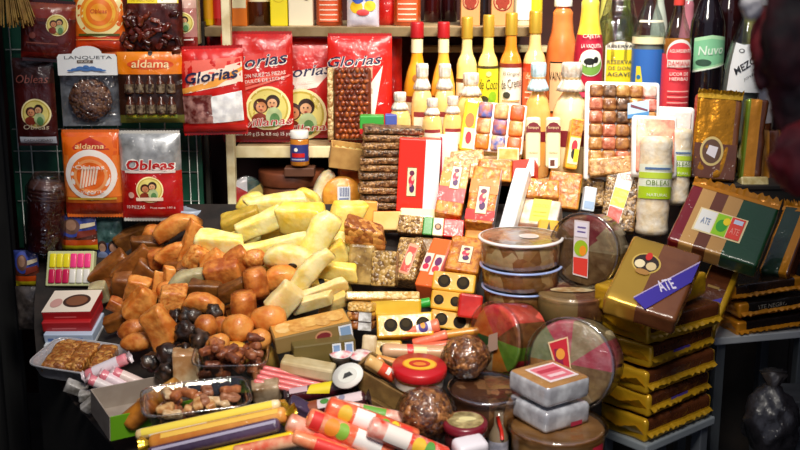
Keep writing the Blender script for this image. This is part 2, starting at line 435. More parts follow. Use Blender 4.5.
def lumpy(bm, amp, freq, seed):
    bm.normal_update(); o = Vector((seed*1.7, seed*.9, seed*2.3))
    for v in bm.verts: v.co += v.normal*amp*(noise.noise(v.co*freq+o)+.5*noise.noise(v.co*freq*2.3+o))
    return bm
def fruit(name, label, kind, cx, cy, Lp, Wp, ang, m, Y=None, rx=20, rz=0, group=None, seed=None, cat='candied fruit', th=None, dec=None):
    Y = Y or yd(cy+Wp*.35, cx)-.02; q = mpp(cx, cy, Y); L = Lp*q*(1.12 if name == 'candied_fruit' else 1); W = Wp*q*(1.15 if name == 'candied_fruit' else 1); seed = seed if seed is not None else cx*.13+cy*.07
    t = T(name, label, cat, group); TH = (th or .8)*W
    if kind == 'ball':
        bm = bmesh.new(); bmesh.ops.create_icosphere(bm, subdivisions=3, radius=.5)
        for v in bm.verts: v.co = Vector((v.co.x*L, v.co.y*TH*1.2, v.co.z*W))
        lumpy(bm, (.2 if name == 'prune' else .06)*W, (3.2 if name == 'prune' else 2.2)/W, seed)
    elif kind == 'stub':                   # cut length of cane-like fruit
        bm = bmesh.new(); bmesh.ops.create_cone(bm, cap_ends=True, segments=24, radius1=W*.5, radius2=W*.44, depth=L)
        bmesh.ops.bevel(bm, geom=[e for e in bm.edges if len(e.link_faces) == 2 and e.calc_face_angle(0) > 1], offset=W*.08, segments=2, affect='EDGES')
        bmesh.ops.subdivide_edges(bm, edges=[e for e in bm.edges if e.calc_length() > L*.4], cuts=4, use_grid_fill=True)
        for v in bm.verts: v.co = Vector((v.co.z, v.co.y, v.co.x))
        lumpy(bm, .05*W, 1.6/W, seed)
    elif kind == 'chunk':
        rr = random.Random(int(seed*1000)); bm = bmesh.new(); bmesh.ops.create_cube(bm, size=1)
        for v in bm.verts: v.co = Vector((v.co.x*L*rr.uniform(.78, 1.1), v.co.y*TH*rr.uniform(.7, 1.1), v.co.z*W*rr.uniform(.66, 1.12)))
        bmesh.ops.triangulate(bm, faces=[f for f in bm.faces if rr.random() < .5])
        bmesh.ops.bevel(bm, geom=bm.edges[:], offset=W*.10, segments=3, affect='EDGES', profile=.5)
        bmesh.ops.subdivide_edges(bm, edges=[e for e in bm.edges if e.calc_length() > W*.3], cuts=4, use_grid_fill=True)
        for v in bm.verts: v.co.x += .25*v.co.z*math.sin(seed*5); v.co.z += .18*v.co.x*math.cos(seed*3)
        lumpy(bm, .055*W, 1.6/W, seed)
    else:                                  # 'slice': bent, tapering slice; 'wedge': thicker, one straight side
        bm = bmesh.new(); n = 18; sg = 12; rings = []
        bend = .17 if kind == 'slice' else .08
        for i in range(n+1):
            u = i/n*2-1; k = (1-u**4)*.3+.7 if kind == 'slice' else (1-abs(u)**2.2)**.6*.8+.2; ring = []
            for j in range(sg):
                a = 2*math.pi*j/sg; c, s_ = math.cos(a), math.sin(a)
                zz = math.copysign(abs(s_)**.45, s_)*W*.5*k; yy = math.copysign(abs(c)**.45, c)*TH*.5*(.5+.5*k)
                if kind == 'wedge': zz = max(zz, -W*.22)
                ring.append(bm.verts.new((u*L/2+(zz*.55*math.sin(seed*4+u)*abs(u) if kind == 'slice' else 0), yy, zz+bend*L*(.5-u*u)*.6)))
            rings.append(ring)
        for a, b in zip(rings, rings[1:]):
            for j in range(sg): bm.faces.new((a[j], b[j], b[(j+1) % sg], a[(j+1) % sg]))
        bm.faces.new(rings[0]); bm.faces.new(rings[-1][::-1]); bmesh.ops.recalc_face_normals(bm, faces=bm.faces[:])
        lumpy(bm, .09*W, 1.1/W, seed)
    t.add({'prune': 'skin', 'candied_fruit': 'flesh'}.get(name, 'wrapping'), MB().bm(bm, m, True))
    if dec: dec(t, L, W, TH)
    return t.done(Matrix.Translation(at(cx, cy, Y)) @ rot(rx, -ang, rz))

def frameT(bl, br, tl, thick):
    M, w, h = frame3(bl, br, tl, thick); U, N_, V = [M.col[i].to_3d() for i in range(3)]
    o = at(*bl[:3])+U*w/2+V*h/2+N_*thick
    M2 = Matrix((U, V, -N_)).transposed().to_4x4(); M2.translation = o
    return M2, w, h
def brickq(name, label, bl, br, tl, thick, m_end, m_mid, **k):
    M, w, h = frameT(bl, br, tl, thick); return brick(name, label, M, w, h, thick, m_end, m_mid, **k)
def brick(name, label, M, a, b, h, m_end, m_mid, endf=.2, bot=None, dec=None, seed=1, group=None, cat='wrapped fruit paste', fold=True, strips=None, lump=.0025, topfold=None):
    # foil wrapped brick: a long, b deep, h high; ends and lower edge in foil
    t = T(name, label, cat, group); boxfaces(t, a, b, h)
    bm = rboxbm(a, b, h, min(h*.16, .009), 3)
    L = sorted(set([-a/2+a*endf, a/2-a*endf]+[a*(x-.5) for x, _ in (strips or [])]+[a*(i/16-.5) for i in range(1, 16)]))
    for x in L: bmesh.ops.bisect_plane(bm, geom=bm.verts[:]+bm.edges[:]+bm.faces[:], plane_co=(x, 0, 0), plane_no=(1, 0, 0))
    for k in range(1, 8): bmesh.ops.bisect_plane(bm, geom=bm.verts[:]+bm.edges[:]+bm.faces[:], plane_co=(0, b*(k/8-.5), 0), plane_no=(0, 1, 0))
    for k in (.28, .5, .75): bmesh.ops.bisect_plane(bm, geom=bm.verts[:]+bm.edges[:]+bm.faces[:], plane_co=(0, 0, h*k), plane_no=(0, 0, 1))
    zs = zones([(x, mm) for x, mm in strips]) if strips else None
    def pick(n, c):
        if bot is not None and c.z < h*bot: return m_end
        if zs: return zs(c.x/a+.5)
        return m_end if abs(c.x) > a/2-a*endf else m_mid
    o = Vector((seed*2.1, seed, -seed*3))
    ms = [pick(f.normal, f.calc_center_median()) for f in bm.faces]
    bm.normal_update()
    for v in bm.verts: v.co += v.normal*lump*(noise.noise(v.co*28+o)+.7*noise.noise(v.co*75+o))
    bm.verts.index_update(); mb = MB(); mb.add([v.co.copy() for v in bm.verts], [[v.index for v in f.verts] for f in bm.faces], ms, True); bm.free()
    t.add('wrapper', mb)
    if fold:
        for sg in (-1, 1):                 # crimped foil ears standing off both ends
            mb = MB(); n = 14; vs = []; fs = []
            for j in range(4):
                for i in range(n+1):
                    u = i/n-.5; vs.append((sg*(a/2-.002+j*h*.10), u*b*(.96-j*.07), h*(.30+j*.05)+.004*noise.noise(Vector((i*.9, j*1.3, seed*5)))+.012*abs(u)*j))
            for j in range(3):
                for i in range(n): fs.append((j*(n+1)+i, j*(n+1)+i+1, (j+1)*(n+1)+i+1, (j+1)*(n+1)+i))
            t.add('foil_fold', mb.add(vs, fs, m_end))
    def lip(pn, p0, dx, out, up, n, m):     # ragged crimped foil edge
        mb = MB(); vs = []; fs = []
        for j in range(4):
            for i in range(n+1):
                w_ = noise.noise(Vector((i*.7, j*.8, seed*3.1)))
                vs.append(Vector(p0)+Vector(dx)*(i/n)+Vector(out)*(j/3)*(1+.5*w_)+Vector(up)*(j/3+.5*w_)*(1+.3*math.sin(i*1.9)))
        for j in range(3):
            for i in range(n): fs.append((j*(n+1)+i, j*(n+1)+i+1, (j+1)*(n+1)+i+1, (j+1)*(n+1)+i))
        t.add(pn, mb.add(vs, fs, m))
    if fold and bot: lip('foil_edge', (-a/2+.004, -b/2+.001, h*.42), (a-.008, 0, 0), (0, -.011, 0), (0, 0, -.006), 40, m_end)
    if topfold: lip('foil_edge', (-a/2, b/2-.004, h*.98), (a, 0, 0), (0, .012, 0), (0, 0, .014), 40, topfold)
    for fc, ops in (dec or {}).items(): t.dec(fc, ops)
    return t.done(M)

def settle(obs, iters=8, step=.006, most=.06):       # ease overlapping heap pieces apart along the line of sight
    from mathutils.bvhtree import BVHTree
    eye = Vector((0, 0, H)); bpy.context.view_layer.update(); D = []
    for o in obs:
        vs = []; ps = []
        for c in ([o] if o.type == 'MESH' else [])+list(o.children):
            b = len(vs); mw = o.matrix_world @ c.matrix_local if c is not o else o.matrix_world
            vs += [mw @ v.co for v in c.data.vertices]; ps += [tuple(b+i for i in p.vertices) for p in c.data.polygons]
        D.append([vs, ps, Vector(o.location), 0.0])
    for _ in range(iters):
        T_ = []; B_ = []
        for vs, ps, c, k in D:
            T_.append(BVHTree.FromPolygons(vs, ps)); B_.append((Vector([min(v[i] for v in vs) for i in range(3)]), Vector([max(v[i] for v in vs) for i in range(3)])))
        mv = set()
        for i in range(len(D)):
            for j in range(i):
                if any(min(B_[i][1][k], B_[j][1][k])-max(B_[i][0][k], B_[j][0][k]) < .004 for k in range(3)): continue
                if T_[i].overlap(T_[j]): mv.add(i if (eye-D[i][2]).length < (eye-D[j][2]).length else j)
        for i in mv:
            if D[i][3] > most: continue
            d = (eye-D[i][2]).normalized()*step; D[i][0] = [v+d for v in D[i][0]]; D[i][2] = D[i][2]+d; D[i][3] += step
    for o, q in zip(obs, D): o.location = q[2]
# ================================================================ the setting
def struct(name, mb, label=None):
    o = bpy.data.objects.new(name, mb.mesh(name)); C.objects.link(o); o['kind'] = 'structure'
    if label: o['label'] = label
    return o
def slab(x0, x1, y0, y1, z0, z1, m, mb=None):
    return rbox(x1-x0, y1-y0, z1-z0, m, 0, M=Matrix.Translation(((x0+x1)/2, (y0+y1)/2, z0)), mb=mb)
darkwall = mat('2a2220', .8, var='1a1614', scale=4)
struct('floor', slab(-2.2, 2.2, -.6, 4.0, -.05, 0, mat('3a3632', .8, var='24211f', scale=6, bump=.3, bscale=20)), 'dark concrete floor under the stall')
struct('wall_back', slab(-2.2, 2.2, 3.9, 4.0, 0, 2.7, mat('5a2420', .8, var='301410', scale=3)), 'dark red back wall behind the shelves')
struct('wall_left', slab(-2.2, -2.1, -.6, 3.9, 0, 2.7, darkwall), 'dark side wall of the stall')
struct('wall_right', slab(2.1, 2.2, -.6, 3.9, 0, 2.7, darkwall), 'dark side wall of the stall')
wood = mat('c8ae84', .6, var='a88a60', scale=18, bump=.25, bscale=70, kind='noise')
paint = mat('f0e2b4', .55, var='d8c48c', scale=14, bump=.2, bscale=50)

# sloping counter, dark cloth on top
def counter():
    rows = [(560, 215, 596), (500, 170, 598), (450, 120, 600), (400, 75, 602), (350, 36, 604), (325, 34, 606), (300, 34, 612), (275, 36, 630), (250, 36, 660), (225, 36, 690), (200, 36, 700)]
    mb = MB(); vs = []; n = 24
    for py, l, r in rows:
        for i in range(n+1):
            px = l+(r-l)*i/n; p = at(px, py, yd(py, px)+.07*min(1, max(0, (px-325)/45))*min(1, max(0, (420-py)/60))); p.z -= .012; vs.append(p)
    nb = len(rows)
    vs2 = [Vector((v.x, v.y, .02)) for v in vs]
    fs = [(j*(n+1)+i, j*(n+1)+i+1, (j+1)*(n+1)+i+1, (j+1)*(n+1)+i) for j in range(nb-1) for i in range(n)]
    m1 = mat('2e2622', .7, var='1a1614', scale=12, bump=.3, bscale=30)
    mb.add(vs, fs, m1, True)
    m2 = mat('1d1b18', .8, var='121212', scale=10)
    b = len(vs); ring = [(0, i) for i in range(n+1)]+[(j, n) for j in range(1, nb)]+[(nb-1, i) for i in range(n-1, -1, -1)]+[(j, 0) for j in range(nb-2, -1, -1)]
    idx = [j*(n+1)+i for j, i in ring]
    mb.add(vs+vs2, [(idx[k+1], idx[k], idx[k]+b, idx[k+1]+b) for k in range(len(idx)-1)], m2, False)
    return mb
struct('display_counter', counter(), 'dark cloth covered sloping display counter')

# back shelves
zl = at(400, 146, 3.3).z; zu = at(400, 27, 3.4).z
def shelf(name, label, x0, x1, y0, y1, z, th, m):
    t = T(name, label, 'shelf'); w = x1-x0
    t.add('plank', rbox(w, y1-y0, th, wood, .003)); t.add('front_edge', rbox(w, .012, th*1.02, m, .002, M=Matrix.Translation((0, -(y1-y0)/2-.006, -.0003))), label='pale front edge')
    return t.done(Matrix.Translation(((x0+x1)/2, (y0+y1)/2, z-th)))
shelf('shelf_board', 'pale wooden lower shelf board holding the red bags and the bottles', at(236, 150, 3.3).x, 1.25, 3.3, 3.88, zl, .034, paint)
shelf('shelf_board', 'upper wooden shelf board across the top with small boxes and bottles on it', at(205, 30, 3.4).x, at(539, 30, 3.4).x, 3.4, 3.88, zu, .028, mat('8a7450', .6, var='70582f', scale=18, bump=.2))
box('rear_ledge', 'pale ledge on the back wall behind the gold-capped bottles', 'ledge', Matrix.Translation((at(500, 45, 3.84).x, 3.86, at(500, 52, 3.84).z)), .62, .08, .02, paint)
def post(label, px0, px1, Y, z0, z1, m, name='wooden_post', cat='post'):
    x0 = at(px0, 100, Y).x; x1 = at(px1, 100, Y).x; w = x1-x0
    return box(name, label, cat, Matrix.Translation(((x0+x1)/2, Y, z0)), w, .035, z1-z0, m, r=.003)
post('pale wooden post in front of the shelves beside the big red bags', 225, 233.5, 3.26, .80, 1.72, mat('f2e6bc', .5, var='d4c090', scale=20, bump=.3, bscale=40))
post('short pale wooden post at the end of the upper shelf', 193, 203, 3.36, at(200, 44, 3.36).z, 1.72, mat('e0cc98', .5, var='c0a870', scale=20, bump=.3, bscale=40))
post('slim grey metal upright behind the green wire panel', 191, 196, 3.32, .02, 1.5, mat('6a6a60', .4, metal=.6), 'metal_upright', 'upright')
post('grey shelf upright in the dark gap beside the pale post', 203, 208, 3.42, .02, 1.4, mat('4a463e', .5, metal=.3), 'metal_upright', 'upright')

# green board with a wire grid in front
def board():
    t = T('wire_display_board', 'dark green board with a white wire grid behind the hanging bags', 'display board')
    x0, x1 = at(8, 100, 3.28).x, at(200, 100, 3.28).x; w = x1-x0; z0 = .72; h = 1.75-z0
    t.add('board', rbox(w, .012, h, mat('14563e', .5, var='0a3a2a', scale=9)))
    wm = mat('b8bcb4', .35, metal=.5)
    for px in (17, 30, 56, 64, 82, 92, 118, 140, 165, 188, 196):
        x = at(px, 150, 3.25).x-(x0+x1)/2
        t.add('wire', tubepath([(x, -.018, .02), (x, -.018, h-.02)], .0022, wm, 6))
    for py in (-10, 50, 130, 152, 173, 202, 255):
        z = at(100, py, 3.25).z-z0
        t.add('wire', tubepath([(-w/2+.01, -.014, z), (w/2-.01, -.014, z)], .0022, wm, 6))
    t.done(Matrix.Translation(((x0+x1)/2, 3.28, z0)))
board()
# black curtain closing the stall on the dark side
def curtain():
    t = T('black_curtain', 'black cloth curtain hanging at the dark end of the stall', 'curtain')
    mb = MB(); n = 60; vs = []
    x0, x1 = -1.75, at(14, 225, 3.2).x
    for z in (.05, .7, 1.2, 1.9):
        for i in range(n+1): vs.append((x0+(x1-x0)*i/n, 3.2+.02*math.sin(i*.9)+.008*math.sin(i*2.3+z), z))
    for z in (.05, .7, 1.2, 1.9):
        for i in range(n+1): vs.append((x0+(x1-x0)*i/n, 3.207+.02*math.sin(i*.9)+.008*math.sin(i*2.3+z), z))
    k = n+1; fs = []
    for j in range(3):
        for i in range(n):
            f = (j*k+i, j*k+i+1, (j+1)*k+i+1, (j+1)*k+i); fs.append(f); fs.append(tuple(4*k+q for q in f[::-1]))
    t.add('cloth', mb.add(vs, fs, mat('0c0c0c', .9)))
    t.done(Matrix())
curtain()

# ================================================================ light, camera, world
def lamp(kind, loc, to, power, col, **k):
    d = bpy.data.lights.new('stall_lamp', kind); d.energy = power; d.color = col
    for a, v in k.items(): setattr(d, a, v)
    o = bpy.data.objects.new('stall_lamp', d); C.objects.link(o); o.location = loc
    o.rotation_euler = (Vector(to)-Vector(loc)).to_track_quat('-Z', 'Y').to_euler(); return o
lamp('SPOT', (.30, 2.0, 2.5), (.16, 3.2, 1.2), 48, (1, .94, .83), spot_size=R(78), spot_blend=.9, shadow_soft_size=.16)
lamp('SPOT', (.10, 1.0, 2.35), (-.08, 2.45, .68), 125, (1, .93, .82), spot_size=R(58), spot_blend=.9, shadow_soft_size=.3)
lamp('SPOT', (-.55, 2.2, 2.4), (-.5, 3.1, 1.2), 34, (1, .94, .85), spot_size=R(62), spot_blend=.9, shadow_soft_size=.12)
lamp('SPOT', (.50, 2.62, 2.35), (.42, 3.36, 1.28), 78, (1, .95, .84), spot_size=R(66), spot_blend=.9, shadow_soft_size=.12)
w = bpy.data.worlds.new('stall_air'); S.world = w; w.use_nodes = True
w.node_tree.nodes['Background'].inputs[0].default_value = (.55, .58, .75, 1); w.node_tree.nodes['Background'].inputs[1].default_value = .26
cam = bpy.data.cameras.new('camera'); co = bpy.data.objects.new('camera', cam); C.objects.link(co); S.camera = co
cam.sensor_width = 36; cam.lens = 36*F/800; co.location = (0, 0, H); co.rotation_euler = (R(77), 0, 0)
cam.dof.use_dof = True; cam.dof.focus_distance = 2.95; cam.dof.aperture_fstop = 5.0; cam.clip_start = .05
S.view_settings.view_transform = 'Standard'; S.view_settings.look = 'None'; S.view_settings.gamma = 1; S.view_settings.use_curve_mapping = False
S.view_settings.exposure = .68
S.cycles.max_bounces = 8; S.cycles.transparent_max_bounces = 16; S.cycles.use_denoising = True
S.cycles.caustics_reflective = False; S.cycles.caustics_refractive = False; S.cycles.sample_clamp_indirect = 4
# ================================================================ hanging bags
def bagm(c, v=None, cw=1): return mat(c, .35, coat=1.3, var=v, scale=14, cw=cw)
RED = bagm('c01510', 'd8231a'); DRED = bagm('4a0f0c', '5e1612'); ORG = bagm('f06a10', 'e25408'); WHT = bagm('e8e2d8', 'f4f0ea')
SILV = mat('8a8c8e', .3, metal=.35, coat=1, var='c4c6c8', scale=22, cw=.9)
SEALC = mat('c8c4bc', .3, coat=.8); SEALR = mat('a81410', .35, coat=.8); SEALO = mat('e06a18', .35, coat=.8); SEALD = mat('3c0e0c', .35, coat=.8)
WHITE = K('f6f2e8'); BLACK = K('14100e'); NAVY = K('1c2048'); YEL = K('f8dc20'); CREAM = K('f4e8b8'); KRED = K('c41818'); KORG = K('f07818')
DGOLD = K('c8a030'); GREEN = K('2e8a3a'); BLUE = K('2858b0'); PINK = K('e84878'); LBLUE = K('a8c8e8'); BROWN = K('6a3218')
TAM = mat('4a1a10', .3, coat=1, var='7a3018', scale=70, kind='nut', bump=.9, cw=.9)
NUTD = mat('4a2614', .35, coat=1, var='9a5a34', scale=110, kind='nut', bump=1, cw=.6)
NUTL = mat('8a5a28', .35, coat=1, var='d8b078', scale=105, kind='nut', bump=1, cw=.6, var2='a87038')
ALM = mat('7a3010', .35, coat=1, var='a8501c', scale=78, kind='nut', bump=1, cw=.5)

def straw():
    t = T('straw_bundle', 'bundle of tan straw hanging in the top corner above the dark bags', 'straw'); mb = MB()
    for i in range(110):
        x = random.uniform(-.055, .055); y = random.uniform(-.02, .02)
        tubepath([(x*.6, y, .22), (x*.8, y, .1), (x*1.2, y*1.3, random.uniform(0, .03))], .0018, mat('a8843c', .6, var='8a6428', scale=40), 5, mb)
    t.add('straw', mb); t.add('tie', lathe([(.03, .15), (.034, .157), (.03, .164)], mat('7a5a28', .7), 16, cap=False))
    t.done(Matrix.Translation(at(10, 28, 3.05)))
straw()
bag('wafer_bag', 'dark red bag with a round portrait hanging top, above the tall dark portrait bag', 'bag', 22, 4, 75, 58, 3.10, .05, [(.12, bagm('7a1a10')), (.72, bagm('4e1410', '6a1c14')), (.9, bagm('8a2a18')), (1.1, bagm('b4501c', '7a3014'))],
    [('p', .68, .62, .2), ('r', .12, .28, .7, .30, K('8a4a3a')), ('t', 'Obleas', .32, .72, .4, .09, K('6a2a20'), 0, .2), ('d', .24, .42, .06, None, K('7a3a30'))], seal=SEALD, seed=1, rz=8, ry=4)
bag('wafer_bag', 'orange wafer bag with big yellow ring picture hanging at the very top', 'bag', 75, -6, 126, 51, 3.12, .05, [(.26, bagm('e8480c', 'c83408')), (1.1, bagm('f27a14', 'e86008'))],
    [('d', .52, .66, .48, None, K('fbe8a0')), ('d', .52, .66, .38, None, K('f08a18')), ('d', .52, .66, .32, None, K('f8b830')), ('d', .52, .66, .26, None, K('f07a10')), ('d', .52, .66, .17, None, K('f8a020')), ('r', .1, .27, .9, .305, K('5a5a18')), ('r', .0, .2, 1, .215, K('f8b060')), ('t', 'Obleas', .52, .68, .32, .07, KRED, 0, .1)], seal=SEALO, seed=2, rx=-6)
def candies(t, w, h, D):
    random.seed(31)
    for i in range(38):
        mb = MB(); bm = rboxbm(.022, .018, .018, .005, 2); bmesh.ops.subdivide_edges(bm, edges=bm.edges[:], cuts=1, use_grid_fill=True)
        for v in bm.verts: v.co.x *= 1.25; v.co.z *= .8
        lumpy(bm, .005, 90, i)
        M = Matrix.Translation((random.uniform(-.42, .42)*w, -D*.5+random.uniform(-.008, .008), random.uniform(.04, .66)*h)) @ rot(random.uniform(-40, 40), random.uniform(-80, 80), 0)
        mb.bm(bm, [TAM, mat('3a120c', .2, coat=1, cw=.8), mat('5c1c10', .25, coat=1, cw=.8)][i % 3], True, M); t.add('candy', mb)
t_ = bag('tamarind_candy_bag', 'clear bag of dark tamarind candies under a yellow header card', 'bag', 122, -4, 183, 53, 3.12, .04, [(1.1, mat('3a120c', .3, coat=1, var='5a1e12', scale=40, cw=1))],
    [('r', .12, .86, .95, 1.0, YEL), ('r', .62, .865, .93, .99, WHITE), ('t', 'TAMARINDO', .36, .92, .42, .05, K('c8a010'))], seed=3, extra=candies, seal=SEALC)
bag('wafer_bag', 'pale pink bag with a round portrait squeezed behind the tamarind candies', 'bag', 166, -10, 197, 50, 3.17, .04, [(.25, bagm('8a1c18')), (.7, bagm('b87068', 'c89088')), (1.1, bagm('d8a090', 'e4c0b0'))],
    [('p', .58, .46, .34), ('r', .2, .18, .9, .2, WHITE)], seed=4, seal=SEALD)
bag('wafer_bag', 'tall dark wine-red bag with a round portrait above a white strip', 'bag', 15, 62, 56, 142, 3.12, .045, [(.06, bagm('38100e')), (.72, bagm('3e0e0c', '4c1210')), (1.1, bagm('281210', '3a1a16'))],
    [('p', .55, .37, .36), ('t', 'Obleas', .52, .79, .78, .10, K('8a4a40'), 0, .2), ('t', 'Obleas', .55, .21, .62, .06, K('e0d0b0'), 0, .2), ('r', .1, .0, .98, .085, K('d8dce4')), ('t', 'CADUCIDAD', .55, .04, .7, .03, K('4a4a58'))], seed=5, seal=SEALD)
# nut brittle disc in a clear bag under a white arched card
def brittle():
    Y = 3.10; q = mpp(90, 90, Y); w = 58*q; h = 80*q; t = T('nut_brittle_bag', 'clear bag with a round nut brittle under a white arched card with a blue flourish', 'bag')
    fn = bagsurf(w, h*.68, .03, .003, 6); t.faces['front'] = Face(fn, w, h*.68, False)
    dm = MB(); bm = bmesh.new(); bmesh.ops.create_cone(bm, cap_ends=True, segments=40, radius1=21*q, radius2=20*q, depth=.018)
    bmesh.ops.subdivide_edges(bm, edges=bm.edges[:], cuts=2, use_grid_fill=True); lumpy(bm, .006, 90, 3)
    dm.bm(bm, mat('5a2c18', .4, var='b07850', scale=120, kind='nut', bump=1, coat=.4), True, Matrix.Translation((-.002, -.002, h*.33)) @ rot(90)); t.add('brittle', dm)
    mb = MB(); nx = 18; nz = 18; vs = [fn(w*(i/nx-.5), h*.68*j/nz, .004) for j in range(nz+1) for i in range(nx+1)]
    mb.add(vs, [(j*(nx+1)+i, j*(nx+1)+i+1, (j+1)*(nx+1)+i+1, (j+1)*(nx+1)+i) for j in range(nz) for i in range(nx)], film('f4f6f8', .35, 1, .12, 40)); t.add('clear_pouch', mb, label='clear film pouch')
    mb = MB(); vs = [fn(w*(i/nx-.5), h*.68*j/nz, .0, -1) for j in range(nz+1) for i in range(nx+1)]
    mb.add(vs, [(j*(nx+1)+i, j*(nx+1)+i+1, (j+1)*(nx+1)+i+1, (j+1)*(nx+1)+i) for j in range(nz) for i in range(nx)], mat('6a6c70', .4, coat=.8, var='9a9ca0', scale=25, cw=.8)); t.add('pouch_back', mb)
    pts = [(-.5, 0), (.5, 0), (.5, .62), (.47, .72), (.25, .74)]+[(.25*math.cos(R(a)), .74+.26*math.sin(R(a))) for a in range(15, 180, 15)]+[(-.25, .74), (-.47, .72), (-.5, .62)]
    hc = h*.36; bm = bmesh.new(); f = bm.faces.new([bm.verts.new((x*w, -.018, h*.64+y*hc)) for x, y in pts]); bm.normal_update()
    ex = bmesh.ops.extrude_face_region(bm, geom=[f]); [setattr(v.co, 'y', -.015) for v in ex['geom'] if isinstance(v, bmesh.types.BMVert)]
    bmesh.ops.recalc_face_normals(bm, faces=bm.faces[:])
    t.add('header_card', MB().bm(bm, K('eef0f0')), label='white card')
    t.faces['card'] = Face(lambda s, u, o: (s, -.018-o, h*.64+u), w, hc)
    bl = K('4a78b8'); t.dec('card', [('t', 'LANQUETA', .52, .6, .8, .13, K('4a5058')), ('r', .33, .42, .6, .52, K('5a4a40')), ('t', 'NUEZ', .46, .47, .2, .06, WHITE)]+[('d', u, v, a, b, bl) for u, v, a, b in ((.3, .2, .08, .05), (.38, .24, .07, .07), (.48, .2, .09, .06), (.58, .24, .07, .07), (.66, .2, .09, .05), (.48, .3, .05, .05), (.22, .17, .06, .03), (.75, .17, .07, .03))])
    t.add('hole_loop', tubepath([(0, -.012, h*.64+hc*.86), (0, .01, h*.64+hc*.98), (0, .03, h*.64+hc*.9)], .002, mat('c0c0c0', .3, metal=.8), 6))
    t.done(ctr(90, 86, Y, h, 0, 0, 4))
brittle()
# orange header bag with two rows of small dark bottles of caramel
def caramels(t, w, h, D):
    for j in range(2):
        for i in range(5):
            r = w*.072; z = h*(.13+.29*j); x = w*(-.32+.16*i)
            t.add('caramel_bottle', lathe([(r*.9, 0), (r, .003), (r, h*.15), (r*.5, h*.20), (r*.45, h*.25), (r*.3, h*.255)], mat('4a2010', .25, coat=1, cw=.4), 14, M=Matrix.Translation((x, -D*.42, z))))
            lab = lathe([(r*1.03, h*.02), (r*1.03, h*.14)], mat('8a7860', .4, coat=.6, var='2a160c', scale=130), 14, cap=False, M=Matrix.Translation((x, -D*.42, z))); t.add('caramel_label', lab, len(t.parts)-1)
bag('caramel_bag', 'orange-topped clear bag holding two rows of little dark caramel bottles', 'bag', 119, 53, 183, 122, 3.09, .035, [(.12, bagm('5a5a20')), (.68, mat('30180e', .3, coat=1, cw=.9)), (1.1, bagm('f08a14', 'e8760c'))],
    [('d', .52, .83, .36, .07, K('d84810')), ('t', 'aldama', .52, .84, .58, .11, K('f8d8a0'), 0, .1, .01), ('d', .52, .985, .035, None, K('2a1a10')), ('r', .1, .07, .9, .125, K('7a8a30')), ('t', 'OBLEAS CON CAJETA', .5, .098, .7, .035, YEL)], seed=7, extra=caramels, rz=2)
def gloria(name, label, x0, y0, x1, y1, Y, seed, **k):
    return bag(name, label, 'bag', x0, y0, x1, y1, Y, .06, [(.05, bagm('a81010')), (1.1, RED)], seed=seed, wr=.005, seal=SEALR, **k)
gloria('candy_bag', 'red and white candy bag showing dark sweets and a white patch, before the pale post', 180, 50, 246, 131, 3.10, 8, ry=-2, rz=-4,
    dec=[('g', [(.02, .52), (.98, .66), (.98, .9), (.02, .86)], K('e86858')), ('g', [(.1, .48), (.98, .60), (.98, .84), (.3, .72)], K('f8dcc8')), ('g', [(.02, .47), (.6, .56), (.98, .74), (.98, .78), (.5, .62), (.02, .53)], K('f0a040')),
    ('t', 'Glorias', .52, .69, .82, .13, NAVY, 6, .25, .02), ('g', [(.05, .12), (.52, .12), (.52, .46), (.05, .46)], mat('5a1c18', .3, coat=1, var='b08078', scale=50, cw=1)), ('g', [(.5, .12), (.96, .14), (.96, .5), (.5, .44)], mat('d8d8dc', .35, coat=1, var='ffffff', scale=40, cw=1)), ('r', .02, .0, .98, .09, K('b81818'))])
P1 = [('g', [(.3, .66), (.98, .82), (.98, .88), (.3, .78)], K('d83830')), ('t', 'Glorias', .5, .74, .9, .13, K('f4e8dc'), 8, .3, .03), ('t', 'Glorias', .5, .745, .88, .115, NAVY, 8, .3, .01), ('g', [(.3, .5), (.9, .62), (.92, .66), (.3, .55)], K('e86050')), ('t', 'CON NUEZ 25 PIEZAS', .6, .62, .62, .035, WHITE, 6), ('t', 'DULCE DE LECHE', .62, .57, .55, .03, WHITE, 6), ('g', [(.1, .42), (.95, .60), (.97, .62), (.1, .45)], K('f07060')),
    ('p', .66, .30, .31), ('t', 'Sevillanas', .55, .17, .9, .085, WHITE, 4, .2, .03), ('t', 'Sevillanas', .55, .172, .88, .075, KRED, 4, .2), ('r', .0, .01, 1, .1, K('6a1014')), ('t', 'Peso neto 150 g (5 lb 4.8 oz) 15 pz', .5, .055, .92, .045, WHITE)]
gloria('candy_bag', 'big red candy bag with portrait roundel standing next to pale post', 222, 36, 293, 138, 3.35, 9, dec=P1, rx=-4)
P2 = [('t', 'Glorias', .5, .66, .86, .13, K('f4e8dc'), 6, .3, .03), ('t', 'Glorias', .5, .665, .84, .115, NAVY, 6, .3, .01), ('g', [(.3, .66), (.98, .72), (.7, .5), (.4, .46)], K('f4e0d0')), ('t', 'CON NUEZ', .4, .54, .5, .03, WHITE, 6), ('t', 'DULCE DE LECHE', .4, .49, .5, .03, WHITE, 6), ('p', .46, .22, .38), ('t', 'Sevillanas', .46, .08, .96, .085, WHITE, 4, .2, .03), ('t', 'Sevillanas', .46, .082, .92, .075, KRED, 4, .2)]
gloria('candy_bag', 'red candy bag with portrait roundel between its twin and the almond bag', 270, 40, 338, 134, 3.43, 10, dec=P2, rx=-4)
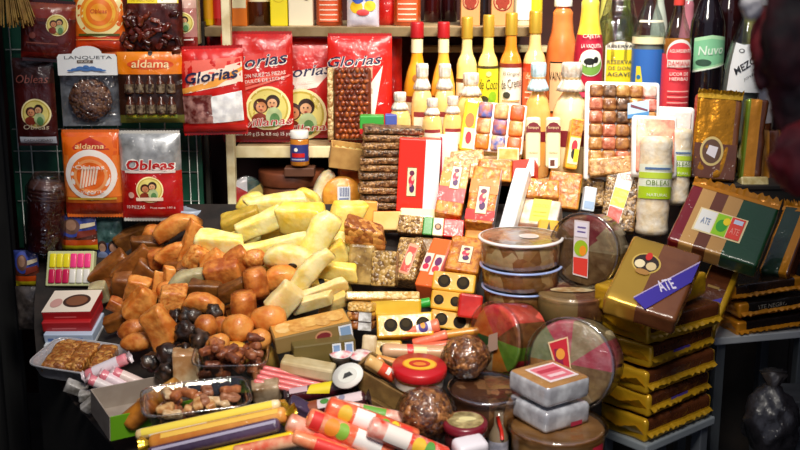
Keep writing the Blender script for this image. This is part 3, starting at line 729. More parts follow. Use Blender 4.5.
def almonds(t, w, h, D):
    t.add('window_frame_film', Dec(t.faces['front']).run([('r', .02, .02, .70, .70, K('caa888'))]))
    x0, x1, z0, z1 = -w*.40, w*.18, .0, h*.70
    mb = MB(); random.seed(5); bm = rboxbm(x1-x0, .045, z1-z0, .012, 3); mb.bm(bm, mat('6a2c12', .4, coat=.8), True, Matrix.Translation(((x0+x1)/2, -D*.45, z0)))
    i = 0; z = z0+.012
    while z < z1-.008:
        x = x0+.012+(i % 2)*.007
        while x < x1-.01:
            b2 = bmesh.new(); bmesh.ops.create_icosphere(b2, subdivisions=1, radius=1)
            for v in b2.verts: v.co = Vector((v.co.x*.0068, v.co.y*.004, v.co.z*.0105))
            mb.bm(b2, [mat('8a3a12', .3, coat=.7, var='a04a1a', scale=200), mat('6e2a0e', .3, coat=.7), mat('a0501c', .3, coat=.7)][random.randrange(3)], True, Matrix.Translation((x+random.uniform(-.002, .002), -D*.45-.0245, z)) @ rot(0, random.uniform(-60, 60), 0)); x += .0145
        z += .0165; i += 1
    t.add('almond_block', mb, label='block of brown almonds')
    mb = MB(); b2 = rboxbm(.018, .045, z1-z0, .006, 2); mb.bm(b2, mat('a87840', .5, var='e8d098', scale=120, kind='nut', bump=1), True, Matrix.Translation((x0-.01, -D*.45, z0))); t.add('oat_edge', mb)
gloria('candy_bag', 'red candy bag with a block of brown almonds stuck in front', 328, 38, 392, 138, 3.35, 11, extra=almonds, rx=-4,
    dec=[('t', 'Glorias', .42, .76, .86, .11, K('f4e8dc'), 4, .3, .03), ('t', 'Glorias', .42, .765, .84, .1, NAVY, 4, .3, .01), ('g', [(.62, .5), (.86, .72), (.72, .2), (.64, .1)], K('f8e8d8'))])
for i, (a, b, c, d, Y, l) in enumerate(((203, 34, 248, 70, 3.5, 'folded red bag lying behind the short post'), (375, 40, 402, 125, 3.5, 'narrow red bag edge behind the almond bag'), (262, 34, 330, 60, 3.55, 'red bag standing behind the two portrait bags'))):
    gloria('candy_bag', l, a, b, c, d, Y, 20+i)
# lower hanging bags
bag('wafer_bag', 'orange wafer bag with a white ring and orange swirl, under the nut brittle bag', 'bag', 64, 133, 122, 214, 3.08, .05, [(.16, bagm('a82a10', '7a1e0c')), (.24, bagm('c86018')), (.72, bagm('f08030')), (1.1, bagm('f0700c', 'e0580a'))],
    [('g', [(.04, .62), (.96, .62), (.99, .95), (.02, .95)], K('ee6a08')), ('g', [(.16, .80), (.84, .80), (.72, .88), (.5, .95), (.28, .88)], K('c02818')), ('t', 'aldama', .5, .845, .5, .06, K('f8d090'), 0, .1, .01), ('d', .5, .5, .44, None, K('f4ece4')), ('d', .5, .49, .35, None, K('f07828')), ('d', .5, .49, .29, None, K('f4a060')), ('d', .5, .49, .24, None, K('ee6a18'))]+[('g', [(.5+.05*i-.2, .34+.01*i), (.53+.05*i-.2, .34+.01*i), (.6+.05*i-.2, .6), (.57+.05*i-.2, .61)], K('f8e0c8')) for i in range(6)]+[('t', 'Obleas', .5, .6, .5, .05, WHITE), ('t', 'GIGANTES', .5, .3, .5, .03, WHITE), ('r', .08, .2, .92, .225, DGOLD)], seed=12, seal=SEALO)
bag('wafer_bag', 'red wafer bag with a silver clear top and round portrait, hanging above the amber fruit', 'bag', 121, 134, 182, 218, 3.07, .06, [(.58, bagm('c41414', 'b01010')), (1.1, SILV)],
    [('t', 'Obleas', .52, .65, .82, .14, K('f0e8e0'), 0, .1, .06), ('t', 'Obleas', .52, .65, .78, .12, K('b81818'), 0, .1, .03), ('r', .1, .555, .92, .585, K('e8d8d0')), ('p', .5, .36, .22), ('d', .2, .3, .05, None, K('e8b0a0')), ('t', '10 PIEZAS', .26, .16, .3, .04, WHITE), ('t', 'Peso neto 150 g', .7, .15, .4, .03, WHITE), ('r', .28, .235, .72, .275, K('f0d8c0'))], seed=13, seal=SEALC)
def tworolls():
    q = mpp(47, 215, 3.08); t = T('wafer_stack', 'stack of dark red round wafers in crinkled clear film beside the orange ring bag', 'wafers'); r = 18*q; h = 70*q
    mb = MB(); lathe([(r*.9, 0), (r, .006), (r, h*.7), (r*1.02, h*.72), (r*1.02, h*.92), (r*.95, h*.95), (r*.9, h)], zones([(h*.72, mat('5a1210', .3, coat=1, var='3c0c0a', scale=30, cw=1)), (h*.93, mat('4a1a14', .4, coat=.8, cw=.6)), (9, mat('7a5a50', .4, coat=.8, cw=.6))]), 28, mb=mb)
    t.add('wafer_body', mb)
    for z in (.76, .81, .86, .91): t.add('wafer', lathe([(r*1.03, h*z), (r*1.06, h*(z+.012)), (r*1.03, h*(z+.024))], mat('5a3a30', .4, coat=.8), 28, cap=False))
    t.add('film_wrap', lathe([(r*1.1, -.01), (r*1.15, h*.2), (r*1.1, h*.6), (r*1.18, h*.9), (r*.7, h*1.12)], film('e8e0e0', .5, .9, .1, 35), 28, cap=False, ruffle=.04, nr=7), label='clear crinkled film')
    t.done(ctr(46, 216, 3.08, h, 0, 6, 0))
tworolls()
def kids(name, label, x0, y0, x1, y1, Y, seed, bits):
    bag(name, label, 'bag', x0, y0, x1, y1, Y, .03, [(.16, bagm('b8a818')), (.32, bagm('c04810')), (.55, bagm('382418', '6a2a18')), (1.1, bagm('24306a', '3a4a9a'))], bits, seed=seed)
kb = [('d', .38, .68, .3, .3, K('3848a0')), ('d', .38, .68, .22, .22, K('6a4a40')), ('d', .38, .72, .14, .15, K('a07860')), ('g', [(.5, .35), (.98, .45), (.98, .6), (.55, .55)], K('7a2a18')), ('g', [(.6, .62), (.98, .7), (.98, .8), (.62, .75)], K('e0d0b0'))]
kids('sweet_bag', 'blue, orange and yellow bag hanging under the orange ring bag', 58, 214, 97, 250, 3.10, 14, kb)
kids('sweet_bag', 'blue, orange and yellow bag low down beside the black curtain', 15, 250, 39, 286, 3.05, 15, kb)
bag('sweet_bag', 'clear bag with a blue base and two pictured faces beside brown fruit slabs', 'bag', 95, 218, 123, 262, 3.12, .03, [(.45, bagm('3a5088', '28386a')), (1.1, mat('1c3a38', .3, coat=1, var='4a6a66', scale=40, cw=1))],
    [('d', .3, .38, .17, .13, K('3a2018')), ('d', .3, .35, .12, .1, K('b08870')), ('d', .68, .38, .17, .13, K('2a1810')), ('d', .68, .35, .12, .1, K('a87860')), ('d', .3, .15, .2, .12, K('8a98c0')), ('d', .7, .15, .2, .12, K('a0a8d0'))], seed=16)
bag('dark_bag', 'dark crinkled bag at the foot of the curtain, under the little blue bag', 'bag', 17, 286, 41, 330, 3.0, .03, [(1.1, mat('2a2422', .3, coat=1, var='504844', scale=40, cw=1))], seed=17)

# ================================================================ upper shelf goods (cut by the photo's top edge)
YS = 3.5
def ub(px0, px1, top, m, name, label, cat, dec, Y=YS, d=.06):
    q = mpp((px0+px1)/2, 10, Y); w = (px1-px0)*q; x = at((px0+px1)/2, 10, Y).x; h = at(px0, top, Y).z-zu
    box(name, label, cat, Matrix.Translation((x, Y-.02, zu)), w, d, h, m, dec={'front': dec})
def sb(px0, px1, top, sty, m, label, Y=YS, **k):
    cx = (px0+px1)/2; yb = None
    t = bottle('glass_bottle', label, px0, top, px1, 26.5, Y, sty, m, **k)
    r = t.root; r.location.z = zu; return t
GL = lambda c, v=None: mat(c, .12, coat=1, var=v, scale=12)
sb(204, 214, -40, 'plastic', GL('f0c010'), 'yellow bottle at the end of the upper shelf', cap=(.93, KRED, 1.1), lab=(.1, .4, K('e8a010')))
sb(214, 224, -45, 'wine', GL('a81410'), 'small red bottle at the end of the upper shelf beside the yellow one', cap=(.9, BLACK, 1.1), lab=(.1, .4, K('c82020')))
ub(234, 249, -50, mat('e87a1c', .4, coat=.5), 'small_carton', 'orange carton with a black curl on cream, behind the pale post', 'carton', [('r', .05, .24, .95, .72, CREAM), ('g', [(.2, .34), (.8, .44), (.85, .5), (.25, .4)], BLACK), ('d', .5, .5, .25, None, BLACK), ('d', .5, .51, .2, None, CREAM)])
sb(249, 271, -60, 'square', GL('4a2010', '381808'), 'dark brown bottle with a cream label on the upper shelf', cap=(.9, BLACK, 1.1), lab=(.28, .62, CREAM))
ub(272, 289, -48, mat('f4e020', .4, coat=.5), 'small_carton', 'plain bright yellow carton on the upper shelf', 'carton', [('d', .5, .4, .35, .08, K('d8c010')), ('d', .5, .41, .33, .08, K('f4e020'))])
ub(290, 314, -52, mat('f4e8c8', .45, coat=.4), 'small_carton', 'cream carton with an oval portrait medallion', 'carton', [('d', .75, .42, .2, None, K('3a2a20')), ('d', .75, .42, .165, None, K('d8c8a0')), ('d', .75, .43, .1, .06, K('5a4030')), ('d', .75, .37, .11, .04, K('8a7050'))])
for (a, b, lb, ty) in ((316, 343, 'amber bottle with a red-orange label beside the cream carton', -56), (393, 421, 'amber bottle with a red-orange label alone near the dark gap', -60)):
    sb(a, b, ty, 'square', GL('c0541c', 'a84010'), lb, cap=(.9, K('c89030'), 1.1), dec=[('r', .12, .05, .88, .5, K('e05c30'))]+[('r', .18, .07+.06*i, .82, .085+.06*i, K('f8d8c0')) for i in range(6)])
bag('sweet_bag', 'white clear bag printed in yellow and blue on the upper shelf', 'bag', 347, -24, 379, 27, 3.42, .05, [(.15, bagm('d8d0e0')), (1.1, bagm('e8e4f0', 'd0ccd8'))], [('d', .3, .4, .2, .12, K('f0c020')), ('d', .35, .6, .2, .14, K('3858b8')), ('d', .7, .65, .2, .16, K('4868c0')), ('d', .72, .42, .18, .1, K('f0d030')), ('d', .5, .3, .2, .06, K('e04848'))], seed=18, seal=SEALC)
gloria('candy_bag', 'bright red bag behind the white printed bag on the upper shelf', 374, -30, 396, 26, 3.52, 19)
for (a, b, lb) in ((460, 479, 'tan carton with a red star emblem beside the dark bottle'), (490, 512, 'tan carton with a red star emblem beside the green label')):
    ub(a, b, -46, mat('d89a60', .45, coat=.4), 'small_carton', lb, 'carton', [('d', .5, .34, .42, None, K('8a2818')), ('d', .5, .34, .36, None, K('e0a878'))]+[('d', .5+.2*math.cos(R(x)), .34+.2*math.sin(R(x))*.3, .12, .045, K('9a3018')) for x in range(0, 360, 60)]+[('d', .5, .34, .08, None, K('9a3018')), ('r', .1, .55, .9, .6, K('b05830'))])
sb(479, 488, -52, 'wine', GL('181418'), 'thin black bottle between the two tan cartons', cap=(.86, WHITE, 1.1))
sb(513, 532, -50, 'square', GL('d8e0c0'), 'bottle with a green and white label on the upper shelf', dec=[('r', .1, .08, .9, .34, WHITE), ('r', .1, .34, .9, .7, GREEN), ('t', 'CAFE', .5, .5, .5, .06, WHITE)], cap=(.9, WHITE, 1.1))
sb(528, 542, -48, 'plastic', GL('f4d830'), 'yellow bottle at the back of the upper shelf beside the orange plastic bottle', cap=(.93, WHITE, 1.1))
sb(424, 440, -30, 'wine', GL('3a0c0c'), 'dark wine bottle deep in the gap of the upper shelf', Y=3.72, cap=(.86, BLACK, 1.1))
sb(441, 457, -34, 'wine', GL('2a0a0c'), 'second dark wine bottle in the gap, beside the tan carton', Y=3.74, cap=(.86, KRED, 1.1))

# ================================================================ bottles on the lower board
GOLD = mat('e4b840', .35, metal=.5, coat=.4); PAPER = mat('f0e8dc', .6, var='d0bca8', scale=60, bump=.4, bscale=90)
CR = GL('f6dc78', 'f8e49a'); AMB = GL('f0b030', 'e89a18'); ORN = GL('f09030', 'f4a840')
YB = 3.345
bottle('liqueur_bottle', 'amber-yellow handled liqueur bottle with red cap, the one beside the red bags', 403.5, 23, 430, 137, YB, 'flask', AMB, cap=(.88, mat('b01c20', .35), 1.25), neck=(.76, .87, CREAM), lab=(.08, .36, CREAM), band=(.36, .41, K('8a2a1c')), dec=[('t', 'Rompope', .5, .24, .9, .07, KRED, 0, .2), ('d', .5, .56, .2, .03, K('a86018'))], zb=zl)
bottle('liqueur_bottle', 'amber-yellow liqueur bottle with red cap, beside the gold-capped bottles', 430.5, 23, 455, 137, YB, 'flask', GL('f0a830', 'f4c050'), cap=(.88, mat('b01c20', .35), 1.25), neck=(.76, .87, CREAM), lab=(.08, .36, CREAM), band=(.36, .41, K('8a2a1c')), dec=[('t', 'Rompope', .5, .24, .9, .07, KRED, 0, .2), ('d', .5, .56, .2, .03, K('a86018'))], zb=zl)
bottle('liqueur_bottle', 'creamy yellow gold-capped bottle with a plain white label, first of the gold caps', 455.5, 18, 476, 137, YB, 'romp', CR, cap=(.84, GOLD, 1.15), lab=(.12, .53, K('f4f0e0')), band=(.5, .53, BROWN), dec=[('t', 'Rompope', .5, .38, .8, .07, BROWN, 0, .2)], zb=zl)
bottle('liqueur_bottle', 'gold-capped cream bottle with a bright yellow label and green leaf', 476.5, 16, 497, 137, YB, 'romp', GL('f8e494', 'f4dc70'), cap=(.84, GOLD, 1.15), lab=(.18, .61, K('f4e428')), band=(.60, .62, K('4a3a18')), dec=vm([('t', 'de Coco', .5, .42, .9, .08, K('3a3010'), 0, .2), ('d', .3, .3, .2, .03, K('3a3a20')), ('d', .7, .32, .2, .045, K('90c020')), ('d', .6, .27, .14, .03, K('78b020')), ('d', .5, .50, .12, .02, K('fff090'))], 0.06, 1), zb=zl)
bottle('liqueur_bottle', 'gold-capped orange bottle with a white label', 498, 14, 520, 137, YB, 'romp', GL('f0a040', 'e88a24'), cap=(.84, GOLD, 1.15), lab=(.18, .61, K('f6f0e0')), band=(.60, .63, K('8a2a1c')), dec=vm([('t', 'El Original', .5, .49, .7, .035, K('5a4030')), ('t', 'de Crema', .5, .42, .9, .07, K('4a2a18'), 10, .2), ('d', .3, .33, .16, .025, K('3a3a30')), ('r', .1, .28, .9, .29, K('e0a048')), ('r', .1, .21, .9, .22, K('3a3030'))], 0.06, 1), zb=zl)
bottle('liqueur_bottle', 'gold-capped pale cream bottle with a red and orange label', 521, 12, 544, 137, YB, 'romp', GL('f8e0a0', 'f4d488'), cap=(.84, GOLD, 1.15), lab=(.18, .62, K('e86830')), band=(.56, .62, K('d84018')), dec=vm([('d', .4, .42, .2, .04, K('f0a070')), ('r', .05, .34, .95, .35, K('f8e0c0')), ('r', .05, .30, .95, .31, K('f8e0c0')), ('t', 'de Nuez', .45, .47, .7, .05, K('f8d8b0'), 0, .2)], 0.06, 1), zb=zl)
bottle('vanilla_bottle', 'big orange plastic bottle with a white cap and peach label', 543, -2, 575, 137, 3.46, 'plastic', mat('f07030', .3, coat=.8, var='f48a48', scale=10), cap=(.94, WHITE, 1.25), dec=[('r', .06, .2, .72, .56, BLACK), ('r', .08, .21, .70, .55, K('f4c890')), ('t', 'VAINILLA', .38, .46, .6, .06, BLACK)], lab=None, zb=zl)
bottle('vanilla_bottle', 'yellow plastic bottle with a crimson label and a cow in an oval', 571, -14, 600, 137, 3.355, 'plastic', mat('f8e060', .3, coat=.8, var='f4d840', scale=10), cap=(.93, K('f0d040'), 1.2), lab=(.30, .70, K('b81838')), dec=vm([('d', .5, .42, .42, None, K('f0f0e0')), ('d', .5, .42, .39, None, K('78a848')), ('d', .5, .455, .36, .055, K('e8f0e0')), ('d', .45, .435, .18, .022, K('1a1a18')), ('d', .66, .445, .08, .02, K('1a1a18')), ('r', .34, .40, .37, .43, K('1a1a18')), ('r', .54, .40, .57, .43, K('1a1a18')), ('t', 'LA VAQUITA', .5, .53, .66, .03, WHITE), ('r', .1, .21, .9, .24, K('d84868')), ('t', 'CAJETA', .5, .59, .6, .03, K('f8e0d0'))], 0.1, 1), zb=zl)
clear = film('eef4f4', .35, 0, .03)
def wrapfilm(t, r, h, rad):
    t.add('cellophane', lathe([(r*1.05, h*.5), (r*1.04, h*.6), (r*.95, h*.72), (r*.5, h*.95), (r*.7, h*1.06)], film('ffffff', .6, 1, .1, 40), 30, cap=False, ruffle=.05, nr=11), label='clear gathered cellophane')
bottle('tequila_bottle', 'amber tequila bottle wrapped in cellophane with a yellow arched label', 594, -20, 634, 137, 3.505, 'square', clear, liquid=(.55, GL('a8601c', '8a4a14')), cap=(.88, K('e8e0d0'), 1.1), extra=wrapfilm, dec=vm([('g', [(.08, .1), (.85, .1), (.85, .56), (.72, .60), (.46, .62), (.2, .60), (.08, .56)], K('584a30')), ('g', [(.1, .11), (.83, .11), (.83, .55), (.7, .59), (.46, .61), (.22, .59), (.1, .55)], K('f4ecd8')), ('g', [(.14, .13), (.79, .13), (.79, .51), (.14, .51)], K('f4dc28')), ('t', 'RESERVA', .46, .55, .6, .035, K('3a3a40'), 0, 0, .01), ('t', 'RESERVA', .46, .37, .58, .045, K('4a4a58')), ('t', 'DE DON', .46, .30, .5, .04, K('4a4a58')), ('t', 'AGAVE', .46, .23, .55, .045, K('4a4a58'))], 0.29, 0.55), zb=zl)
bottle('vodka_bottle', 'clear round bottle with a broad blue label and yellow badge', 628, -30, 660, 137, 3.40, 'wine', clear, liquid=(.60, mat('c8ccc0', .15, coat=1, var='a8aca4', scale=8)), cap=(.86, K('c8ccd0'), 1.15), lab=(.06, .55, K('2e68b8')), band=(.58, .62, CREAM), dec=vm([('g', [(.02, .24), (.14, .22), (.26, .28), (.18, .38), (.04, .38)], K('e8d838')), ('d', .13, .31, .07, None, K('2878a8')), ('r', .0, .66, 1, .675, K('e0d8c0'))], 0.11, 0.9), zb=zl)
bottle('liqueur_bottle', 'amber bottle with a tall red label and white lettering, beside the dark bottle', 658, -18, 686, 137, 3.33, 'wine', clear, liquid=(.66, GL('e0903c', 'd07a28')), cap=(.86, K('d84038'), 1.15), lab=(.1, .57, K('e03c48')), dec=vm([('d', .5, .47, .48, .09, K('e8e0d8')), ('d', .5, .46, .45, .08, K('e03c48')), ('t', 'AGUARDIENTE', .5, .49, .7, .022, WHITE), ('r', .08, .39, .92, .435, K('f0d8d0')), ('t', 'DAMIANA', .5, .412, .74, .03, K('d03038')), ('t', 'LICOR DE', .5, .35, .6, .02, WHITE), ('t', 'HIERBAS', .5, .32, .6, .02, WHITE)]+[('r', .15, .10+.035*i, .85, .107+.035*i, K('f4b0a8')) for i in range(5)], 0.1, 1), zb=zl)
bottle('wine_bottle', 'almost black bottle with a pale green slanting label', 684, -40, 718, 137, 3.415, 'wine', GL('100c12', '1a1016'), cap=(.84, BLACK, 1.1), dec=vm([('g', [(.0, .27), (1, .34), (1, .58), (.5, .6), (.0, .57)], K('b8e8b8')), ('g', [(.0, .30), (1, .37), (1, .55), (.5, .57), (.0, .54)], K('8ad0a0')), ('t', 'Nuvo', .5, .47, .72, .08, K('e8f8e8'), 5, .2, .01), ('d', .3, .36, .22, .03, K('3a5a48')), ('g', [(.0, .27), (1, .34), (1, .35), (.0, .285)], K('f0f8e8'))], 0.22, 0.63), zb=zl)
bottle('wine_bottle', 'dark bottle with a reddish shoulder standing behind the green-labelled one', 706, -50, 736, 137, 3.62, 'wine', GL('1c0e12', '3a1414'), cap=(.84, KRED, 1.1), zb=zl)
bottle('mezcal_bottle', 'clear bottle with a white slanted label, beside the dark hanging bundle', 714, -20, 752, 137, 3.32, 'jug', clear, liquid=(.62, mat('8a8c84', .15, coat=1, var='b0b0a6', scale=8)), cap=(.9, K('8a8a86'), 1.15), dec=vm([('g', [(.0, .12), (1, .12), (1, .66), (.3, .60), (.0, .62)], K('f2f4f6')), ('t', 'MEZCAL', .48, .42, .85, .07, K('20242c'), 38, .2, .02), ('t', 'JOVEN', .55, .29, .4, .03, K('20242c'), 38, .2), ('d', .25, .54, .08, .022, K('404448')), ('d', .25, .54, .05, .014, K('f2f4f6'))], 0.27, 0.58), ry=4, zb=zl)
bottle('spirit_bottle', 'amber bottle with a broad white label half hidden by the hanging bundle', 744, -10, 770, 137, 3.44, 'square', GL('8a5030', '6a3818'), cap=(.9, K('d8d8d8'), 1.1), lab=(.12, .60, K('f2f0f4')), zb=zl)

# cloth-capped egg-liqueur bottles in front
zs = at(550, 178, 3.2).z
box('display_step', 'wooden step in front of the lower board carrying the small paper-capped bottles', 'shelf', Matrix.Translation((at(450, 150, 3.2).x, 3.2, zl-.03)), .40, .185, .03, wood)
box('display_step', 'lower wooden step carrying the blue-covered and the big cream bottles', 'shelf', Matrix.Translation((at(553, 150, 3.2).x, 3.2, zs-.03)), .22, .17, .03, wood)
def clothb(label, x0, y0, x1, y1, Y, m=None, blue=False, strip=True, zc=.72, **k):
    dec = [('r', .1, .18, .9, .40, K('f4ead0')), ('r', .1, .40, .9, .46, K('8a2a2c'))] if strip else []
    bottle('rompope_bottle', label, x0, y0, x1, y1, Y, 'squat', m or GL('f0c070', 'f4d490'), cloth=(zc, PAPER if not blue else mat('b8dcec', .6, var='d8ecf4', scale=40, bump=.4)), dec=dec, **k)
clothb('small paper-capped bottle at the end of the row beside the almond bag', 389, 93, 411, 145, 3.22, zb=zl)
clothb('paper-capped bottle standing second from the almond bag, front row', 422, 99, 442, 152, 3.17, zb=zl)
clothb('paper-capped bottle in the front row, third from the almond bag', 442.5, 97, 462, 152, 3.172, zb=zl)
clothb('paper-capped bottle between the two red-capped bottles, back row', 411, 65, 433, 137, 3.245, zb=zl)
clothb('paper-capped bottle before the second red-capped bottle, back row', 433.5, 65, 455, 137, 3.25, zb=zl)
clothb('larger paper-capped cream bottle in front of the first gold cap', 456, 74, 484, 146, 3.255, strip=False, lab=(.05, .25, K('8a2a2c')), zb=zl)
clothb('orange bottle with a blue paper cover', 522, 64, 549, 178, 3.225, m=GL('f0a850', 'f4bc70'), blue=True, strip=False, zc=.77, lab=(.33, .42, K('7a1828')), zb=zs)
clothb('big cream bottle with white paper cover and dark red band', 550, 64, 586, 180, 3.20, m=GL('f8e0b0', 'f4d8a0'), strip=False, zc=.77, lab=(.30, .44, K('7a1828')), zb=zs)

for px0, px1, top, sty, m, lb, Y in ((612, 630, -20, 'wine', GL('98b048'), 'green bottle in the rear row behind the tequila', 3.66), (645, 662, -30, 'wine', GL('d8e0d0'), 'pale bottle in the rear row behind the blue label', 3.66), (672, 690, -10, 'plastic', GL('e890a0'), 'pink bottle in the rear row behind the tall red label', 3.66), (592, 610, -20, 'plastic', GL('e8e070'), 'yellow-green bottle in the rear row beside the tequila', 3.70), (750, 772, -20, 'plastic', GL('d8d0b8'), 'cream bottle in the rear row behind the hanging bundle', 3.66), (690, 706, -22, 'square', GL('68a058'), 'green square bottle in the rear row above the pale green label', 3.76), (735, 750, -18, 'square', GL('e0d860'), 'yellow square bottle in the rear row beside the mezcal', 3.70)):
    bottle('rear_bottle', lb, px0, top, px1, 135, Y, sty, m, cap=(.9, WHITE, 1.1), zb=zl)
# ================================================================ candied fruit heaps
def fm(c, v, s=30, b=.35): return mat(c, .38, coat=.3, var=v, scale=s, bump=b, bscale=90, sss=.25)
YF = fm('fae070', 'fdf2b0'); YF2 = fm('f4d048', 'fae488'); YF3 = fm('ecd070', 'f6e8b0'); PALE = fm('f2dfa8', 'e8cc80'); DULL = fm('c8a840', 'a88a30')
OR = fm('c46a24', 'e89c4c', 40, .45); OR2 = fm('a04e1a', 'd08038', 40, .45); OR3 = fm('d0782c', 'e8a050', 30, .5); BR = fm('7a4418', '9a5c24'); BR2 = fm('5c3414', '82501e'); TANF = fm('c0b48c', '9a8c64')
PRU = mat('1c120e', .35, coat=.5, var='3a241a', scale=60, bump=.8, bscale=70); GRAIN = fm('b86424', 'e09a4c', 90, .8)
def spot(t, L, W, TH):
    mb = MB(); b = bmesh.new(); bmesh.ops.create_icosphere(b, subdivisions=2, radius=.008)
    for v in b.verts: v.co.y *= .4; v.co.x *= 1.5
    t.add('dark_seed', mb.bm(b, mat('2a1a10', .4), True, Matrix.Translation((L*.06, -TH*.48, 0))))
CY = 'yellow candied fruit in the heap'
yel = [ # kind, cx, cy, L, W, angle, material, Y shift, label
 ('chunk', 281, 207, 58, 26, 12, YF, -.02, 'broad yellow candied slice crowning the yellow heap'),
 ('wedge', 308, 200, 26, 18, -40, YF2, .04, 'small yellow candied wedge poking up behind the crowning slice'),
 ('chunk', 262, 224, 46, 22, 22, YF, -.04, 'bright yellow candied chunk just below the crowning slice'),
 ('chunk', 303, 220, 46, 28, -8, YF2, -.05, 'plump golden wedge in the middle of the yellow heap'),
 ('chunk', 240, 222, 40, 20, 20, DULL, .0, 'dull olive-yellow slice at the edge of the yellow heap toward the pale post'),
 ('chunk', 275, 247, 76, 20, 16, YF, -.06, 'long yellow candied strip rising across the heap'),
 ('chunk', 222, 246, 44, 28, -16, YF, -.03, 'yellow wedge resting against the orange pieces'),
 ('slice', 318, 246, 62, 24, 66, YF, -.06, 'big curved yellow slice standing upright'),
 ('chunk', 343, 222, 40, 26, 70, YF2, -.02, 'pointed yellow wedge beside the nut packs'),
 ('wedge', 291, 260, 46, 26, -10, YF3, -.10, 'half-round pale yellow slice with one dark seed'),
 ('chunk', 336, 271, 40, 16, -14, YF2, -.08, 'thick yellow finger lying beside the nut packs'),
 ('slice', 309, 276, 58, 17, 52, YF3, -.12, 'long pale curved slice leaning down toward the carton'),
 ('chunk', 284, 300, 30, 24, 55, PALE, -.12, 'whitish candied cube beside the amber pieces'),
 ('chunk', 325, 291, 44, 14, 14, PALE, -.12, 'pale flat strip lying above the husk-picture carton'),
 ('chunk', 311, 303, 42, 13, 24, PALE, -.12, 'second pale flat strip lying on the husk-picture carton side'),
 ('chunk', 332, 305, 30, 14, 20, fm('e8c060', 'f0d488'), -.10, 'honey-yellow strip tucked beside the seed bars'),
 ('wedge', 250, 203, 28, 16, 30, YF2, .04, 'small yellow wedge behind, touching the round clear tin'),
 ('chunk', 330, 231, 24, 22, 30, YF, .0, 'yellow chunk between upright slice and pointed wedge'),
 ('chunk', 243, 238, 34, 18, 10, YF, .0, 'yellow chunk under the dull olive slice'),
 ('chunk', 308, 235, 40, 22, 10, YF2, .02, None), ('chunk', 270, 236, 40, 20, 0, YF2, .03, None), ('chunk', 330, 258, 34, 22, 20, YF2, .0, None), ('chunk', 255, 262, 36, 22, 0, YF2, .0, None), ('chunk', 300, 290, 36, 22, 10, fm('d8b040', 'e8c860'), .0, None), ('chunk', 225, 262, 34, 22, 0, YF2, .02, None), ('chunk', 345, 246, 26, 26, 0, YF, .02, None), ('chunk', 338, 285, 24, 22, 0, YF2, .02, None),
 ('wedge', 236, 356, 34, 22, -8, fm('d89828', 'e8b450'), -.06, 'honey-coloured wedge between the clear tub and the husk-picture carton'), ('slice', 262, 356, 30, 20, -20, fm('e0a838', 'f0c468'), -.05, 'yellow-amber slice under the corner of the husk-picture carton')]
for k, cx, cy, L, W, a, m, dy, lb in yel:
    fruit('candied_fruit', lb or 'yellow candied chunk buried deep in the heap, mostly covered by the slices above it', k, cx, cy, L, W, a, m, Y=yd(cy+W*.4, cx)+dy, group='yellow candied fruit heap' if lb else 'buried yellow chunks', dec=spot if lb and 'one dark seed' in lb else None, th=.62)
